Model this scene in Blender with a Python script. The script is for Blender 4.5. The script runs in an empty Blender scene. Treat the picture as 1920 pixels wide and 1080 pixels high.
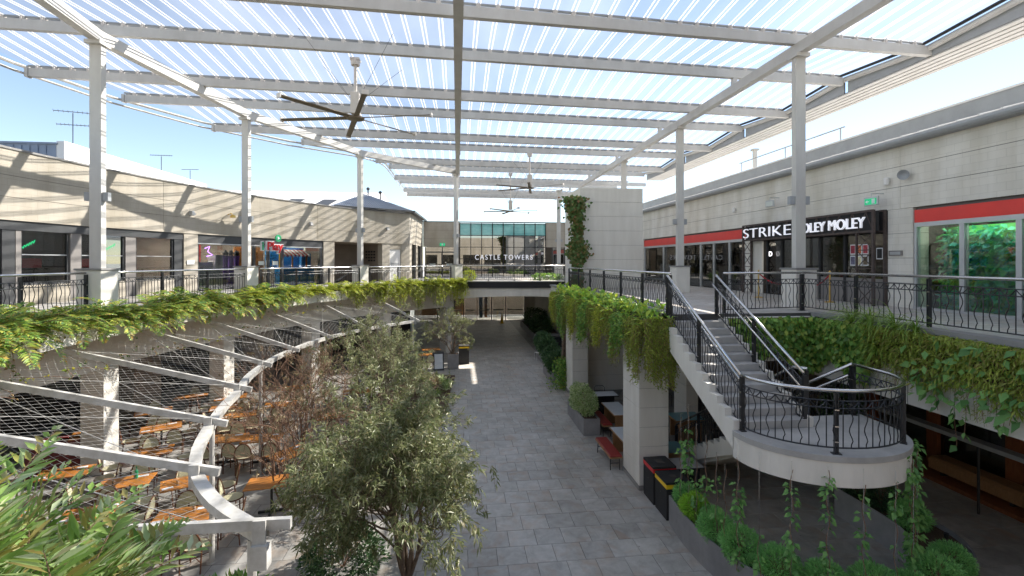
import bpy, math, random
import numpy as np
from mathutils import Vector, Matrix
PI = math.pi
R = math.radians
sc = bpy.context.scene
col = sc.collection

# ---------------------------------------------------------------- camera, sky, sun, exposure
cam_d = bpy.data.cameras.new('camera'); cam = bpy.data.objects.new('camera', cam_d); col.objects.link(cam)
cam.location = (0, 0, 6.13); cam.rotation_euler = (R(90), 0, R(-6.4))
cam_d.sensor_width = 36; cam_d.lens = 16.69; cam_d.shift_y = -0.0258
cam_d.clip_start = 0.05; cam_d.clip_end = 3000
sc.camera = cam
SUN_EL, SUN_AZ = 37.0, 26.0            # elevation; azimuth measured from +X towards +Y
world = bpy.data.worlds.new('World'); sc.world = world; world.use_nodes = True
wn = world.node_tree; wn.nodes.clear()
sky = wn.nodes.new('ShaderNodeTexSky'); sky.sky_type = 'NISHITA'; sky.sun_disc = False
sky.sun_elevation = R(SUN_EL); sky.sun_rotation = R(90 - SUN_AZ)
sky.air_density = 1.0; sky.dust_density = 0.0; sky.ozone_density = 1.0; sky.altitude = 600
bg = wn.nodes.new('ShaderNodeBackground'); bg.inputs[1].default_value = 0.068
wo = wn.nodes.new('ShaderNodeOutputWorld')
hsv = wn.nodes.new('ShaderNodeHueSaturation'); hsv.inputs['Saturation'].default_value = 0.9
wn.links.new(sky.outputs[0], hsv.inputs['Color']); wn.links.new(hsv.outputs[0], bg.inputs[0]); wn.links.new(bg.outputs[0], wo.inputs[0])
sun_d = bpy.data.lights.new('sun', 'SUN'); sun_d.energy = 4.9; sun_d.angle = R(0.5); sun_d.color = (1, .93, .82)
sun = bpy.data.objects.new('sun', sun_d); col.objects.link(sun)
SD = Vector((math.cos(R(SUN_EL))*math.cos(R(SUN_AZ)), math.cos(R(SUN_EL))*math.sin(R(SUN_AZ)), math.sin(R(SUN_EL))))
sun.rotation_euler = SD.to_track_quat('Z', 'Y').to_euler(); sun.location = SD*60
sc.view_settings.view_transform = 'Standard'; sc.view_settings.look = 'None'
sc.view_settings.exposure = 1.86; sc.view_settings.gamma = 1.0
sc.cycles.use_denoising = True
sc.cycles.max_bounces = 8; sc.cycles.diffuse_bounces = 6; sc.cycles.glossy_bounces = 3
sc.cycles.transmission_bounces = 4; sc.cycles.transparent_max_bounces = 14
sc.cycles.caustics_reflective = False; sc.cycles.caustics_refractive = False
sc.cycles.sample_clamp_indirect = 10

# ---------------------------------------------------------------- materials
def _new(name):
    m = bpy.data.materials.new(name); m.use_nodes = True
    nt = m.node_tree; b = nt.nodes['Principled BSDF']
    return m, nt, b
def N(nt, t, **kw):
    n = nt.nodes.new(t)
    for k, v in kw.items(): setattr(n, k, v)
    return n
def c4(c): return (c[0], c[1], c[2], 1)
def mat(name, c, rough=.6, var=.12, scale=2.5, metal=0, bump=0, bscale=40, spec=.5, c2=None, stretch=None):
    m, nt, b = _new(name)
    b.inputs['Roughness'].default_value = rough; b.inputs['Metallic'].default_value = metal
    b.inputs['Specular IOR Level'].default_value = spec
    geo = N(nt, 'ShaderNodeNewGeometry'); src = geo.outputs['Position']
    if stretch:
        mp = N(nt, 'ShaderNodeMapping'); mp.inputs['Scale'].default_value = stretch
        nt.links.new(src, mp.inputs[0]); src = mp.outputs[0]
    no = N(nt, 'ShaderNodeTexNoise'); no.inputs['Scale'].default_value = scale; no.inputs['Detail'].default_value = 6
    no.inputs['Roughness'].default_value = .62
    nt.links.new(src, no.inputs['Vector'])
    rp = N(nt, 'ShaderNodeValToRGB')
    rp.color_ramp.elements[0].position = .3; rp.color_ramp.elements[1].position = .7
    lo = c2 if c2 else tuple(x*(1-var) for x in c); hi = c if c2 else tuple(min(1, x*(1+var)) for x in c)
    rp.color_ramp.elements[0].color = c4(lo); rp.color_ramp.elements[1].color = c4(hi)
    nt.links.new(no.outputs[0], rp.inputs[0]); nt.links.new(rp.outputs[0], b.inputs['Base Color'])
    if bump:
        n2 = N(nt, 'ShaderNodeTexNoise'); n2.inputs['Scale'].default_value = bscale; n2.inputs['Detail'].default_value = 4
        nt.links.new(src, n2.inputs['Vector'])
        bp = N(nt, 'ShaderNodeBump'); bp.inputs['Strength'].default_value = bump; bp.inputs['Distance'].default_value = .01
        nt.links.new(n2.outputs[0], bp.inputs['Height']); nt.links.new(bp.outputs[0], b.inputs['Normal'])
    return m
def leafmat(name, cols, trans=.35, rough=.45):
    """each leaf is a mesh island and takes its own colour"""
    m, nt, b = _new(name)
    geo = N(nt, 'ShaderNodeNewGeometry'); rp = N(nt, 'ShaderNodeValToRGB')
    el = rp.color_ramp.elements
    while len(el) < len(cols): el.new(.5)
    for i, c in enumerate(cols): el[i].position = i/(len(cols)-1); el[i].color = c4(c)
    nt.links.new(geo.outputs['Random Per Island'], rp.inputs[0])
    nt.links.new(rp.outputs[0], b.inputs['Base Color']); b.inputs['Roughness'].default_value = rough
    b.inputs['Specular IOR Level'].default_value = .4
    tr = N(nt, 'ShaderNodeBsdfTranslucent'); nt.links.new(rp.outputs[0], tr.inputs[0])
    mx = N(nt, 'ShaderNodeMixShader'); mx.inputs[0].default_value = trans
    out = nt.nodes['Material Output']
    nt.links.new(b.outputs[0], mx.inputs[1]); nt.links.new(tr.outputs[0], mx.inputs[2]); nt.links.new(mx.outputs[0], out.inputs[0])
    return m
def glassmat(name, tint, refl=.25, rough=.02, rc=(1, 1, 1)):
    """window pane: part mirror, part clear tinted"""
    m, nt, b = _new(name); nt.nodes.remove(b)
    t = N(nt, 'ShaderNodeBsdfTransparent'); t.inputs[0].default_value = c4(tint)
    g = N(nt, 'ShaderNodeBsdfGlossy'); g.inputs['Roughness'].default_value = rough; g.inputs['Color'].default_value = c4(rc)
    lw = N(nt, 'ShaderNodeLayerWeight'); lw.inputs[0].default_value = .2
    mr = N(nt, 'ShaderNodeMapRange'); mr.inputs['To Min'].default_value = refl; mr.inputs['To Max'].default_value = .95
    nt.links.new(lw.outputs['Fresnel'], mr.inputs[0])
    mx = N(nt, 'ShaderNodeMixShader'); nt.links.new(mr.outputs[0], mx.inputs[0])
    nt.links.new(t.outputs[0], mx.inputs[1]); nt.links.new(g.outputs[0], mx.inputs[2])
    nt.links.new(mx.outputs[0], nt.nodes['Material Output'].inputs[0])
    return m
def glow(name, c, s):
    m, nt, b = _new(name); b.inputs['Base Color'].default_value = c4(c)
    b.inputs['Emission Color'].default_value = c4(c); b.inputs['Emission Strength'].default_value = s
    return m
def blockmat(name, c, bw=.39, bh=.195, vert=True):
    """painted blockwork: faint courses"""
    m, nt, b = _new(name); b.inputs['Roughness'].default_value = .75
    geo = N(nt, 'ShaderNodeNewGeometry'); sx = N(nt, 'ShaderNodeSeparateXYZ'); nt.links.new(geo.outputs['Position'], sx.inputs[0])
    ad = N(nt, 'ShaderNodeMath', operation='ADD'); nt.links.new(sx.outputs[0], ad.inputs[0]); nt.links.new(sx.outputs[1], ad.inputs[1])
    cx = N(nt, 'ShaderNodeCombineXYZ'); nt.links.new(ad.outputs[0], cx.inputs[0]); nt.links.new(sx.outputs[2], cx.inputs[1])
    br = N(nt, 'ShaderNodeTexBrick'); nt.links.new(cx.outputs[0], br.inputs['Vector'])
    br.inputs['Scale'].default_value = 1; br.inputs['Brick Width'].default_value = bw; br.inputs['Row Height'].default_value = bh
    br.inputs['Mortar Size'].default_value = .006; br.inputs['Mortar Smooth'].default_value = .3
    br.inputs['Color1'].default_value = c4(c); br.inputs['Color2'].default_value = c4([x*.95 for x in c])
    br.inputs['Mortar'].default_value = c4([x*.84 for x in c])
    no = N(nt, 'ShaderNodeTexNoise'); no.inputs['Scale'].default_value = .9; no.inputs['Detail'].default_value = 7
    mp = N(nt, 'ShaderNodeMapping'); mp.inputs['Scale'].default_value = (1.6, 1.6, .35)
    nt.links.new(geo.outputs['Position'], mp.inputs[0]); nt.links.new(mp.outputs[0], no.inputs['Vector'])
    rp = N(nt, 'ShaderNodeValToRGB'); rp.color_ramp.elements[0].position = .3; rp.color_ramp.elements[1].position = .65
    rp.color_ramp.elements[0].color = (.77, .75, .70, 1); rp.color_ramp.elements[1].color = (1, 1, 1, 1)
    nt.links.new(no.outputs[0], rp.inputs[0])
    mu = N(nt, 'ShaderNodeMixRGB', blend_type='MULTIPLY'); mu.inputs[0].default_value = 1
    nt.links.new(br.outputs[0], mu.inputs[1]); nt.links.new(rp.outputs[0], mu.inputs[2]); nt.links.new(mu.outputs[0], b.inputs['Base Color'])
    bp = N(nt, 'ShaderNodeBump'); bp.inputs['Strength'].default_value = .4; bp.inputs['Distance'].default_value = .006; bp.invert = True
    nt.links.new(br.outputs['Fac'], bp.inputs['Height']); nt.links.new(bp.outputs[0], b.inputs['Normal'])
    return m
def stonecol(nt, vec, rnd):
    """grey slate-look porcelain with rusty clouds; returns colour socket"""
    n1 = N(nt, 'ShaderNodeTexNoise', noise_dimensions='4D'); n1.inputs['Scale'].default_value = 3.2; n1.inputs['Detail'].default_value = 8; n1.inputs['Roughness'].default_value = .65
    n1.inputs['Distortion'].default_value = .8
    nt.links.new(vec, n1.inputs['Vector']); m1 = N(nt, 'ShaderNodeMath', operation='MULTIPLY'); m1.inputs[1].default_value = 37; nt.links.new(rnd, m1.inputs[0]); nt.links.new(m1.outputs[0], n1.inputs['W'])
    rp = N(nt, 'ShaderNodeValToRGB'); e = rp.color_ramp.elements; e[0].position = .25; e[0].color = (.30, .29, .275, 1); e[1].position = .72; e[1].color = (.54, .525, .50, 1)
    k = e.new(.48); k.color = (.42, .41, .39, 1); nt.links.new(n1.outputs[0], rp.inputs[0])
    n2 = N(nt, 'ShaderNodeTexNoise', noise_dimensions='4D'); n2.inputs['Scale'].default_value = 1.5; n2.inputs['Detail'].default_value = 6; n2.inputs['Distortion'].default_value = 1.2
    nt.links.new(vec, n2.inputs['Vector']); m2 = N(nt, 'ShaderNodeMath', operation='MULTIPLY'); m2.inputs[1].default_value = 91; nt.links.new(rnd, m2.inputs[0]); nt.links.new(m2.outputs[0], n2.inputs['W'])
    r2 = N(nt, 'ShaderNodeValToRGB'); e = r2.color_ramp.elements; e[0].position = .50; e[0].color = (0, 0, 0, 1); e[1].position = .70; e[1].color = (.75, .75, .75, 1); nt.links.new(n2.outputs[0], r2.inputs[0])
    mx = N(nt, 'ShaderNodeMixRGB'); nt.links.new(r2.outputs[0], mx.inputs[0]); nt.links.new(rp.outputs[0], mx.inputs[1]); mx.inputs[2].default_value = (.42, .32, .245, 1)
    # tone of the single slab
    r3 = N(nt, 'ShaderNodeMapRange'); r3.inputs['To Min'].default_value = .87; r3.inputs['To Max'].default_value = 1.08; nt.links.new(rnd, r3.inputs[0])
    mu = N(nt, 'ShaderNodeMixRGB', blend_type='MULTIPLY'); mu.inputs[0].default_value = 1; nt.links.new(mx.outputs[0], mu.inputs[1]); nt.links.new(r3.outputs[0], mu.inputs[2])
    n4 = N(nt, 'ShaderNodeTexNoise'); n4.inputs['Scale'].default_value = .55; n4.inputs['Detail'].default_value = 9; n4.inputs['Roughness'].default_value = .7
    g4 = N(nt, 'ShaderNodeNewGeometry'); nt.links.new(g4.outputs['Position'], n4.inputs['Vector'])
    r4 = N(nt, 'ShaderNodeValToRGB'); e = r4.color_ramp.elements; e[0].position = .33; e[0].color = (.74, .72, .69, 1); e[1].position = .58; e[1].color = (1, 1, 1, 1); nt.links.new(n4.outputs[0], r4.inputs[0])
    v5 = N(nt, 'ShaderNodeTexVoronoi'); v5.inputs['Scale'].default_value = 1.7; nt.links.new(g4.outputs['Position'], v5.inputs['Vector'])
    r5 = N(nt, 'ShaderNodeValToRGB'); e = r5.color_ramp.elements; e[0].position = .03; e[0].color = (.6, .59, .57, 1); e[1].position = .05; e[1].color = (1, 1, 1, 1); nt.links.new(v5.outputs['Distance'], r5.inputs[0])
    m4 = N(nt, 'ShaderNodeMixRGB', blend_type='MULTIPLY'); m4.inputs[0].default_value = 1; nt.links.new(mu.outputs[0], m4.inputs[1]); nt.links.new(r4.outputs[0], m4.inputs[2])
    m5 = N(nt, 'ShaderNodeMixRGB', blend_type='MULTIPLY'); m5.inputs[0].default_value = 1; nt.links.new(m4.outputs[0], m5.inputs[1]); nt.links.new(r5.outputs[0], m5.inputs[2])
    return m5.outputs[0]
def paver_material():
    m, nt, b = _new('slate_paver'); b.inputs['Roughness'].default_value = .42; b.inputs['Specular IOR Level'].default_value = .45
    oi = N(nt, 'ShaderNodeObjectInfo'); geo = N(nt, 'ShaderNodeNewGeometry')
    nt.links.new(stonecol(nt, geo.outputs['Position'], oi.outputs['Random']), b.inputs['Base Color'])
    return m
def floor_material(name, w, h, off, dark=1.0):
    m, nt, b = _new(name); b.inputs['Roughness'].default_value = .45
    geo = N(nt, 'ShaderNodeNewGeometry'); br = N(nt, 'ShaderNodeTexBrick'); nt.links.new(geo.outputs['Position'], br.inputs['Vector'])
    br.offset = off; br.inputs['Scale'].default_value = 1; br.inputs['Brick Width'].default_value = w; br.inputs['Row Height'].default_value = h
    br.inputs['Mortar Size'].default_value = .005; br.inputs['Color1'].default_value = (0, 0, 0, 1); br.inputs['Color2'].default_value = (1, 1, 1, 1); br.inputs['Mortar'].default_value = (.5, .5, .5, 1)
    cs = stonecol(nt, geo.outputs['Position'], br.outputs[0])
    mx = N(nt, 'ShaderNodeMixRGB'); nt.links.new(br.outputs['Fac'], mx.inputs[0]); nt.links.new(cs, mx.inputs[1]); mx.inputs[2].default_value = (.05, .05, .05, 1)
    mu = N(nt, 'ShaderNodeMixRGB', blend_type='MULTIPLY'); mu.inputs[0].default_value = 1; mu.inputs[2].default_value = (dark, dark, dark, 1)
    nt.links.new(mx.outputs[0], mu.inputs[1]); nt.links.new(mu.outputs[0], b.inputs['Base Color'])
    bp = N(nt, 'ShaderNodeBump'); bp.invert = True; bp.inputs['Distance'].default_value = .004; bp.inputs['Strength'].default_value = .6
    nt.links.new(br.outputs['Fac'], bp.inputs['Height']); nt.links.new(bp.outputs[0], b.inputs['Normal'])
    return m
def sheet_material():
    """clear polycarbonate roofing: tinted clear, with some forward scatter (glows towards the sun)"""
    m, nt, b = _new('polycarbonate'); nt.nodes.remove(b)
    t = N(nt, 'ShaderNodeBsdfTransparent'); t.inputs[0].default_value = (.71, .725, .75, 1)
    tl = N(nt, 'ShaderNodeBsdfTranslucent'); tl.inputs[0].default_value = (.85, .87, .9, 1)
    rf = N(nt, 'ShaderNodeBsdfRefraction'); rf.inputs['IOR'].default_value = 1.03; rf.inputs['Roughness'].default_value = .75; rf.inputs['Color'].default_value = (.9, .92, .95, 1)
    geo = N(nt, 'ShaderNodeNewGeometry'); no = N(nt, 'ShaderNodeTexNoise'); no.inputs['Scale'].default_value = .35; no.inputs['Detail'].default_value = 7
    mp = N(nt, 'ShaderNodeMapping'); mp.inputs['Scale'].default_value = (1, .35, 1)
    nt.links.new(geo.outputs['Position'], mp.inputs[0]); nt.links.new(mp.outputs[0], no.inputs['Vector'])
    mr = N(nt, 'ShaderNodeMapRange'); mr.inputs['From Min'].default_value = .35; mr.inputs['From Max'].default_value = .75; mr.inputs['To Min'].default_value = .07; mr.inputs['To Max'].default_value = .2
    nt.links.new(no.outputs[0], mr.inputs[0])
    m1 = N(nt, 'ShaderNodeMixShader'); nt.links.new(mr.outputs[0], m1.inputs[0]); nt.links.new(t.outputs[0], m1.inputs[1]); nt.links.new(tl.outputs[0], m1.inputs[2])
    m2 = N(nt, 'ShaderNodeMixShader'); m2.inputs[0].default_value = .2; nt.links.new(m1.outputs[0], m2.inputs[1]); nt.links.new(rf.outputs[0], m2.inputs[2])
    nt.links.new(m2.outputs[0], nt.nodes['Material Output'].inputs[0])
    return m
def rib_material():
    m, nt, b = _new('polycarbonate_rib'); nt.nodes.remove(b)
    d = N(nt, 'ShaderNodeBsdfDiffuse'); d.inputs[0].default_value = (.9, .9, .9, 1)
    tl = N(nt, 'ShaderNodeBsdfTranslucent'); tl.inputs[0].default_value = (.97, .97, .97, 1)
    t = N(nt, 'ShaderNodeBsdfTransparent')
    m1 = N(nt, 'ShaderNodeMixShader'); m1.inputs[0].default_value = .8; nt.links.new(d.outputs[0], m1.inputs[1]); nt.links.new(tl.outputs[0], m1.inputs[2])
    m2 = N(nt, 'ShaderNodeMixShader'); m2.inputs[0].default_value = .15; nt.links.new(m1.outputs[0], m2.inputs[1]); nt.links.new(t.outputs[0], m2.inputs[2])
    nt.links.new(m2.outputs[0], nt.nodes['Material Output'].inputs[0])
    return m
M = {}
M['paver'] = paver_material()
M['floor'] = floor_material('slate_floor', .606, .606, .37)
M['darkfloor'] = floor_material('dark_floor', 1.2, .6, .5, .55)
M['terrace'] = floor_material('terrace_floor', .9, .6, .5, .85)
M['deck'] = floor_material('deck_pavers', .6, .3, .5, 1.1)
M['grout'] = mat('grout', (.06, .06, .06), .9)
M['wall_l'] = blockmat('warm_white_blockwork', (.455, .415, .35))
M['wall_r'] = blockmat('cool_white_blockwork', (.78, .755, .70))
M['render'] = mat('smooth_render', (.77, .745, .69), .8, .12, 1.6, bump=.15, bscale=60, stretch=(1.6, 1.6, .25), c2=(.66, .63, .57))
M['joint'] = mat('shadow_joint', (.16, .155, .145), .9)
M['steel'] = mat('painted_steel', (.61, .60, .575), .45, .1, 1.7, stretch=(1, 1, .4), c2=(.50, .485, .455))
M['steel_w'] = mat('white_painted_steel', (.62, .605, .575), .5, .1, 5, c2=(.40, .38, .34))
M['greysteel'] = mat('zinc_grey', (.34, .355, .37), .5, .1, 2)
M['capgrey'] = mat('stone_cap', (.25, .245, .24), .7, .1, 3)
M['black'] = mat('black_metal', (.022, .023, .025), .42, .25, 6)
M['blackmatt'] = mat('black_matt', (.018, .018, .019), .7, .2, 3)
M['char'] = mat('charcoal_frame', (.045, .047, .05), .5, .15, 3)
M['stainless'] = mat('stainless', (.62, .61, .60), .24, .06, 5, metal=1)
M['alu'] = mat('aluminium', (.52, .53, .54), .42, .06, 4, metal=.6)
M['greypaint'] = mat('grey_cladding', (.21, .195, .185), .6, .08, 3)
M['concrete'] = mat('concrete', (.40, .39, .375), .8, .16, 2.2, bump=.2, bscale=50)
M['planter'] = mat('zinc_planter', (.24, .235, .24), .55, .22, 1.8)
M['soil'] = mat('bark_mulch', (.10, .06, .036), .95, .5, 40, bump=1, bscale=60)
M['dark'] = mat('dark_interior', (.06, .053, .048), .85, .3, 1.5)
M['brownwall'] = mat('brown_wall', (.24, .195, .155), .8, .12, 1.5)
M['timber'] = mat('orange_timber', (.56, .235, .055), .38, .2, 5, c2=(.40, .145, .03), stretch=(1, 6, 1))
M['timber2'] = mat('oak', (.38, .21, .095), .5, .2, 6, c2=(.28, .14, .055), stretch=(1, 5, 1))
M['redwood'] = mat('red_timber', (.27, .095, .035), .55, .2, 6, c2=(.18, .055, .02), stretch=(4, 4, .6))
M['bamboo'] = mat('dark_rattan', (.13, .05, .022), .45, .25, 12)
M['weave'] = mat('cream_weave', (.62, .58, .40), .7, .3, 55, c2=(.38, .36, .23))
M['white'] = mat('white_paint', (.78, .77, .75), .5, .05, 3)
M['whitetop'] = mat('white_laminate', (.62, .66, .70), .3, .05, 3)
M['teal'] = mat('teal_laminate', (.13, .30, .34), .35, .08, 3)
M['redpad'] = mat('red_vinyl', (.27, .035, .03), .42, .15, 5)
M['red'] = mat('red_fascia', (.72, .04, .03), .35, .08, 1.2)
M['redpaint'] = mat('bright_red', (.62, .02, .025), .4, .1, 3)
M['yellow'] = mat('yellow_plastic', (.85, .55, .02), .45, .06, 3)
M['orange'] = mat('cone_orange', (.9, .55, .03), .5, .08, 3)
M['green'] = mat('sign_green', (.02, .33, .14), .4, .06, 3)
M['purple'] = mat('purple_plastic', (.16, .05, .42), .4, .1, 3)
M['blue'] = mat('blue_counter', (.02, .28, .70), .45, .1, 2)
M['pinklight'] = mat('pale_panel', (.62, .66, .62), .6, .06, 2)
M['bluecl'] = mat('blue_grey_cladding', (.22, .27, .36), .55, .08, 2)
M['bwhite'] = mat('white_building', (.78, .77, .76), .75, .05, 1)
M['roofmetal'] = mat('grey_corrugated', (.32, .33, .35), .5, .1, 2)
M['brass'] = mat('brass', (.62, .42, .12), .3, .1, 4, metal=.8)
M['rope'] = mat('red_rope', (.35, .01, .02), .7, .2, 20)
M['fanwood'] = mat('fan_blade', (.16, .125, .085), .5, .15, 4)
M['fanmetal'] = mat('fan_metal', (.62, .58, .54), .4, .08, 5)
M['trunk'] = mat('bark', (.17, .125, .09), .9, .35, 14, bump=.5, bscale=40)
M['twig'] = mat('red_twig', (.22, .13, .085), .9, .3, 20)
M['corten'] = mat('rusty_truss', (.075, .055, .048), .7, .3, 8)
M['signface'] = mat('sign_white', (.82, .83, .85), .4, .03, 3)
M['neon'] = glow('neon_white', (1, .97, 1), .7)
M['bulb'] = glow('warm_bulb', (1, .55, .2), 6)
M['neonp'] = glow('neon_purple', (.45, .2, 1), 3.5)
M['neong'] = glow('neon_green', (.02, .75, .3), .8)
M['lampwhite'] = glow('downlight', (1, .93, .8), 5); M['troffer'] = glow('ceiling_panel', (1, .95, .86), 4); M['litletter'] = glow('lit_letter', (.92, .93, 1), .13)
M['exitg'] = glow('exit_green', (.01, .30, .13), .35)
M['sheet'] = sheet_material(); M['rib'] = rib_material()
M['glass'] = glassmat('shop_glass', (.62, .64, .63), .06)
M['glass_r'] = glassmat('green_glass', (.72, .84, .80), .07)
M['glass_ct'] = glassmat('mirror_glass', (.22, .21, .20), .42, .015, (.85, .84, .82))
M['glass_teal'] = mat('teal_spandrel', (.12, .42, .42), .08, .12, 2, c2=(.20, .52, .50), stretch=(1, 1, 3), spec=1)
M['grass_l'] = leafmat('olive_leaf', [(.14, .17, .06), (.22, .25, .10), (.34, .36, .19), (.17, .21, .075), (.46, .46, .29), (.27, .23, .10)], .4, .38)
M['dkleaf'] = leafmat('dark_leaf', [(.05, .11, .045), (.085, .165, .065), (.06, .13, .06), (.15, .23, .09)], .25, .35)
M['redleaf'] = leafmat('reddish_leaf', [(.20, .16, .09), (.32, .19, .12), (.24, .23, .11), (.38, .28, .19)], .3)
M['fern'] = leafmat('fern_leaf', [(0.114, 0.244, 0.056), (0.211, 0.389, 0.082), (0.356, 0.486, 0.082), (0.551, 0.551, 0.097), (0.162, 0.324, 0.13), (0.648, 0.421, 0.082)], .4)
M['fern2'] = leafmat('yellow_fern_leaf', [(0.324, 0.438, 0.056), (0.535, 0.583, 0.065), (0.227, 0.356, 0.049), (0.75, 0.697, 0.097), (0.145, 0.244, 0.049)], .42)
M['cycad'] = leafmat('pale_strap_leaf', [(.18, .33, .06), (.32, .5, .12), (.50, .63, .28), (.23, .4, .08), (.42, .34, .1), (.62, .7, .45), (.28, .46, .1)], .4)
M['broad'] = leafmat('lime_broad_leaf', [(0.211, 0.438, 0.073), (0.389, 0.648, 0.082), (0.68, 0.75, 0.097), (0.276, 0.503, 0.097), (0.75, 0.75, 0.097)], .4)
M['hang'] = leafmat('trailing_leaf', [(.2, .29, .04), (.33, .42, .06), (.45, .5, .09), (.17, .25, .04), (.36, .3, .09), (.25, .36, .06)], .4)
M['ivy'] = leafmat('ivy_leaf', [(0.093, 0.233, 0.047), (0.171, 0.358, 0.07), (0.265, 0.482, 0.093), (0.139, 0.296, 0.062), (0.466, 0.559, 0.109), (0.078, 0.186, 0.047)], .3)
M['vine'] = leafmat('vine_leaf', [(0.095, 0.23, 0.068), (0.176, 0.378, 0.108), (0.27, 0.513, 0.149), (0.135, 0.297, 0.081)], .35)
M['creeper'] = leafmat('creeper_leaf', [(.06, .13, .03), (.10, .19, .045), (.08, .16, .035), (.20, .16, .05), (.13, .22, .06), (.30, .14, .06)], .3)
M['strap'] = leafmat('strap_leaf', [(0.176, 0.338, 0.054), (0.27, 0.446, 0.081), (0.405, 0.513, 0.108), (0.135, 0.27, 0.047)], .38)
M['boxleaf'] = leafmat('round_shrub_leaf', [(0.178, 0.432, 0.138), (0.279, 0.608, 0.189), (0.381, 0.735, 0.254), (0.226, 0.507, 0.178)], .3)
M['limebox'] = leafmat('lime_shrub_leaf', [(0.276, 0.535, 0.065), (0.438, 0.745, 0.097), (0.356, 0.616, 0.082)], .35)
M['variegated'] = leafmat('cream_edged_leaf', [(0.23, 0.365, 0.135), (0.446, 0.567, 0.243), (0.702, 0.75, 0.446), (0.162, 0.284, 0.095)], .35)
M['fakegreen'] = leafmat('window_greenery', [(0.041, 0.324, 0.203), (0.061, 0.608, 0.386), (0.102, 0.446, 0.121), (0.162, 0.689, 0.121), (0.081, 0.507, 0.567)], .2)

# ---------------------------------------------------------------- mesh building
class MB:
    def __init__(s): s.v = []; s.f = []
    def add(s, vs, fs):
        o = len(s.v); s.v += [tuple(v) for v in vs]; s.f += [tuple(i+o for i in f) for f in fs]; return s
    def box(s, x0, x1, y0, y1, z0, z1):
        return s.add([(x0, y0, z0), (x1, y0, z0), (x1, y1, z0), (x0, y1, z0), (x0, y0, z1), (x1, y0, z1), (x1, y1, z1), (x0, y1, z1)],
                     [(0, 3, 2, 1), (4, 5, 6, 7), (0, 1, 5, 4), (1, 2, 6, 5), (2, 3, 7, 6), (3, 0, 4, 7)])
    def prism(s, poly, z0, z1):
        n = len(poly); a = sum(poly[i][0]*poly[(i+1) % n][1]-poly[(i+1) % n][0]*poly[i][1] for i in range(n))
        if a < 0: poly = poly[::-1]
        zf = (lambda p, k: k) if not callable(z0) else None
        vs = [(p[0], p[1], z0) for p in poly]+[(p[0], p[1], z1) for p in poly]
        return s.add(vs, [tuple(range(n))[::-1], tuple(range(n, 2*n))]+[(i, (i+1) % n, (i+1) % n+n, i+n) for i in range(n)])
    def beam(s, a, b, w, h, up=(0, 0, 1)):
        """rectangular bar from a to b, w across, h along up; a,b are the centre line"""
        a = Vector(a); b = Vector(b); d = (b-a).normalized(); u = Vector(up)
        r = d.cross(u)
        if r.length < 1e-4: r = d.cross(Vector((0, 1, 0)))
        r.normalize(); u = r.cross(d).normalized(); r = r*w/2; u = u*h/2
        vs = [a-r-u, a+r-u, a+r+u, a-r+u, b-r-u, b+r-u, b+r+u, b-r+u]
        return s.add(vs, [(0, 1, 2, 3), (7, 6, 5, 4), (4, 5, 1, 0), (5, 6, 2, 1), (6, 7, 3, 2), (7, 4, 0, 3)])
    def tube(s, pts, r, n=6, caps=True):
        pts = [Vector(p) for p in pts]; k = len(pts)
        rs = r if isinstance(r, (list, tuple)) else [r]*k
        prev = None; vs = []
        for i, p in enumerate(pts):
            d = (pts[min(i+1, k-1)]-pts[max(i-1, 0)])
            if d.length < 1e-7: d = Vector((0, 0, 1))
            d.normalize()
            if prev is None:
                x = d.cross(Vector((0, 0, 1)))
                if x.length < .05: x = d.cross(Vector((1, 0, 0)))
            else: x = prev-d*prev.dot(d)
            x.normalize(); prev = x; y = d.cross(x)
            vs += [p+(x*math.cos(2*PI*j/n)+y*math.sin(2*PI*j/n))*rs[i] for j in range(n)]
        fs = [(i*n+j, i*n+(j+1) % n, (i+1)*n+(j+1) % n, (i+1)*n+j) for i in range(k-1) for j in range(n)]
        if caps: fs += [tuple(range(n))[::-1], tuple(range((k-1)*n, k*n))]
        return s.add(vs, fs)
    def lathe(s, prof, c=(0, 0, 0), n=16):
        vs = [(c[0]+r*math.cos(2*PI*j/n), c[1]+r*math.sin(2*PI*j/n), c[2]+z) for r, z in prof for j in range(n)]
        k = len(prof)
        return s.add(vs, [(i*n+j, i*n+(j+1) % n, (i+1)*n+(j+1) % n, (i+1)*n+j) for i in range(k-1) for j in range(n)]+[tuple(range(n))[::-1], tuple(range((k-1)*n, k*n))])
    def quad(s, a, b, c, d): return s.add([a, b, c, d], [(0, 1, 2, 3)])
    def grid(s, rows):
        n = len(rows[0]); vs = [p for r in rows for p in r]
        return s.add(vs, [(i*n+j, i*n+j+1, (i+1)*n+j+1, (i+1)*n+j) for i in range(len(rows)-1) for j in range(n-1)])
    def mesh(s, name='m', smooth=False):
        me = bpy.data.meshes.new(name); me.from_pydata(s.v, [], s.f); me.update()
        if smooth: me.polygons.foreach_set('use_smooth', [True]*len(me.polygons))
        return me
    def build(s, name, m, parent=None, smooth=False, **kw):
        return obj(name, s.mesh(name, smooth), m, parent, **kw)
def obj(name, me, m=None, parent=None, label=None, cat=None, group=None, kind=None, loc=None, rz=None, bevel=0):
    o = bpy.data.objects.new(name, me); col.objects.link(o)
    if m is not None and me is not None and not me.materials: me.materials.append(M[m] if isinstance(m, str) else m)
    if parent is not None: o.parent = parent
    if loc is not None: o.location = loc
    if rz is not None: o.rotation_euler = (0, 0, rz)
    if bevel:
        b = o.modifiers.new('bevel', 'BEVEL'); b.width = bevel; b.segments = 2; b.limit_method = 'ANGLE'
    return tag(o, label, cat, group, kind)
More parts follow.
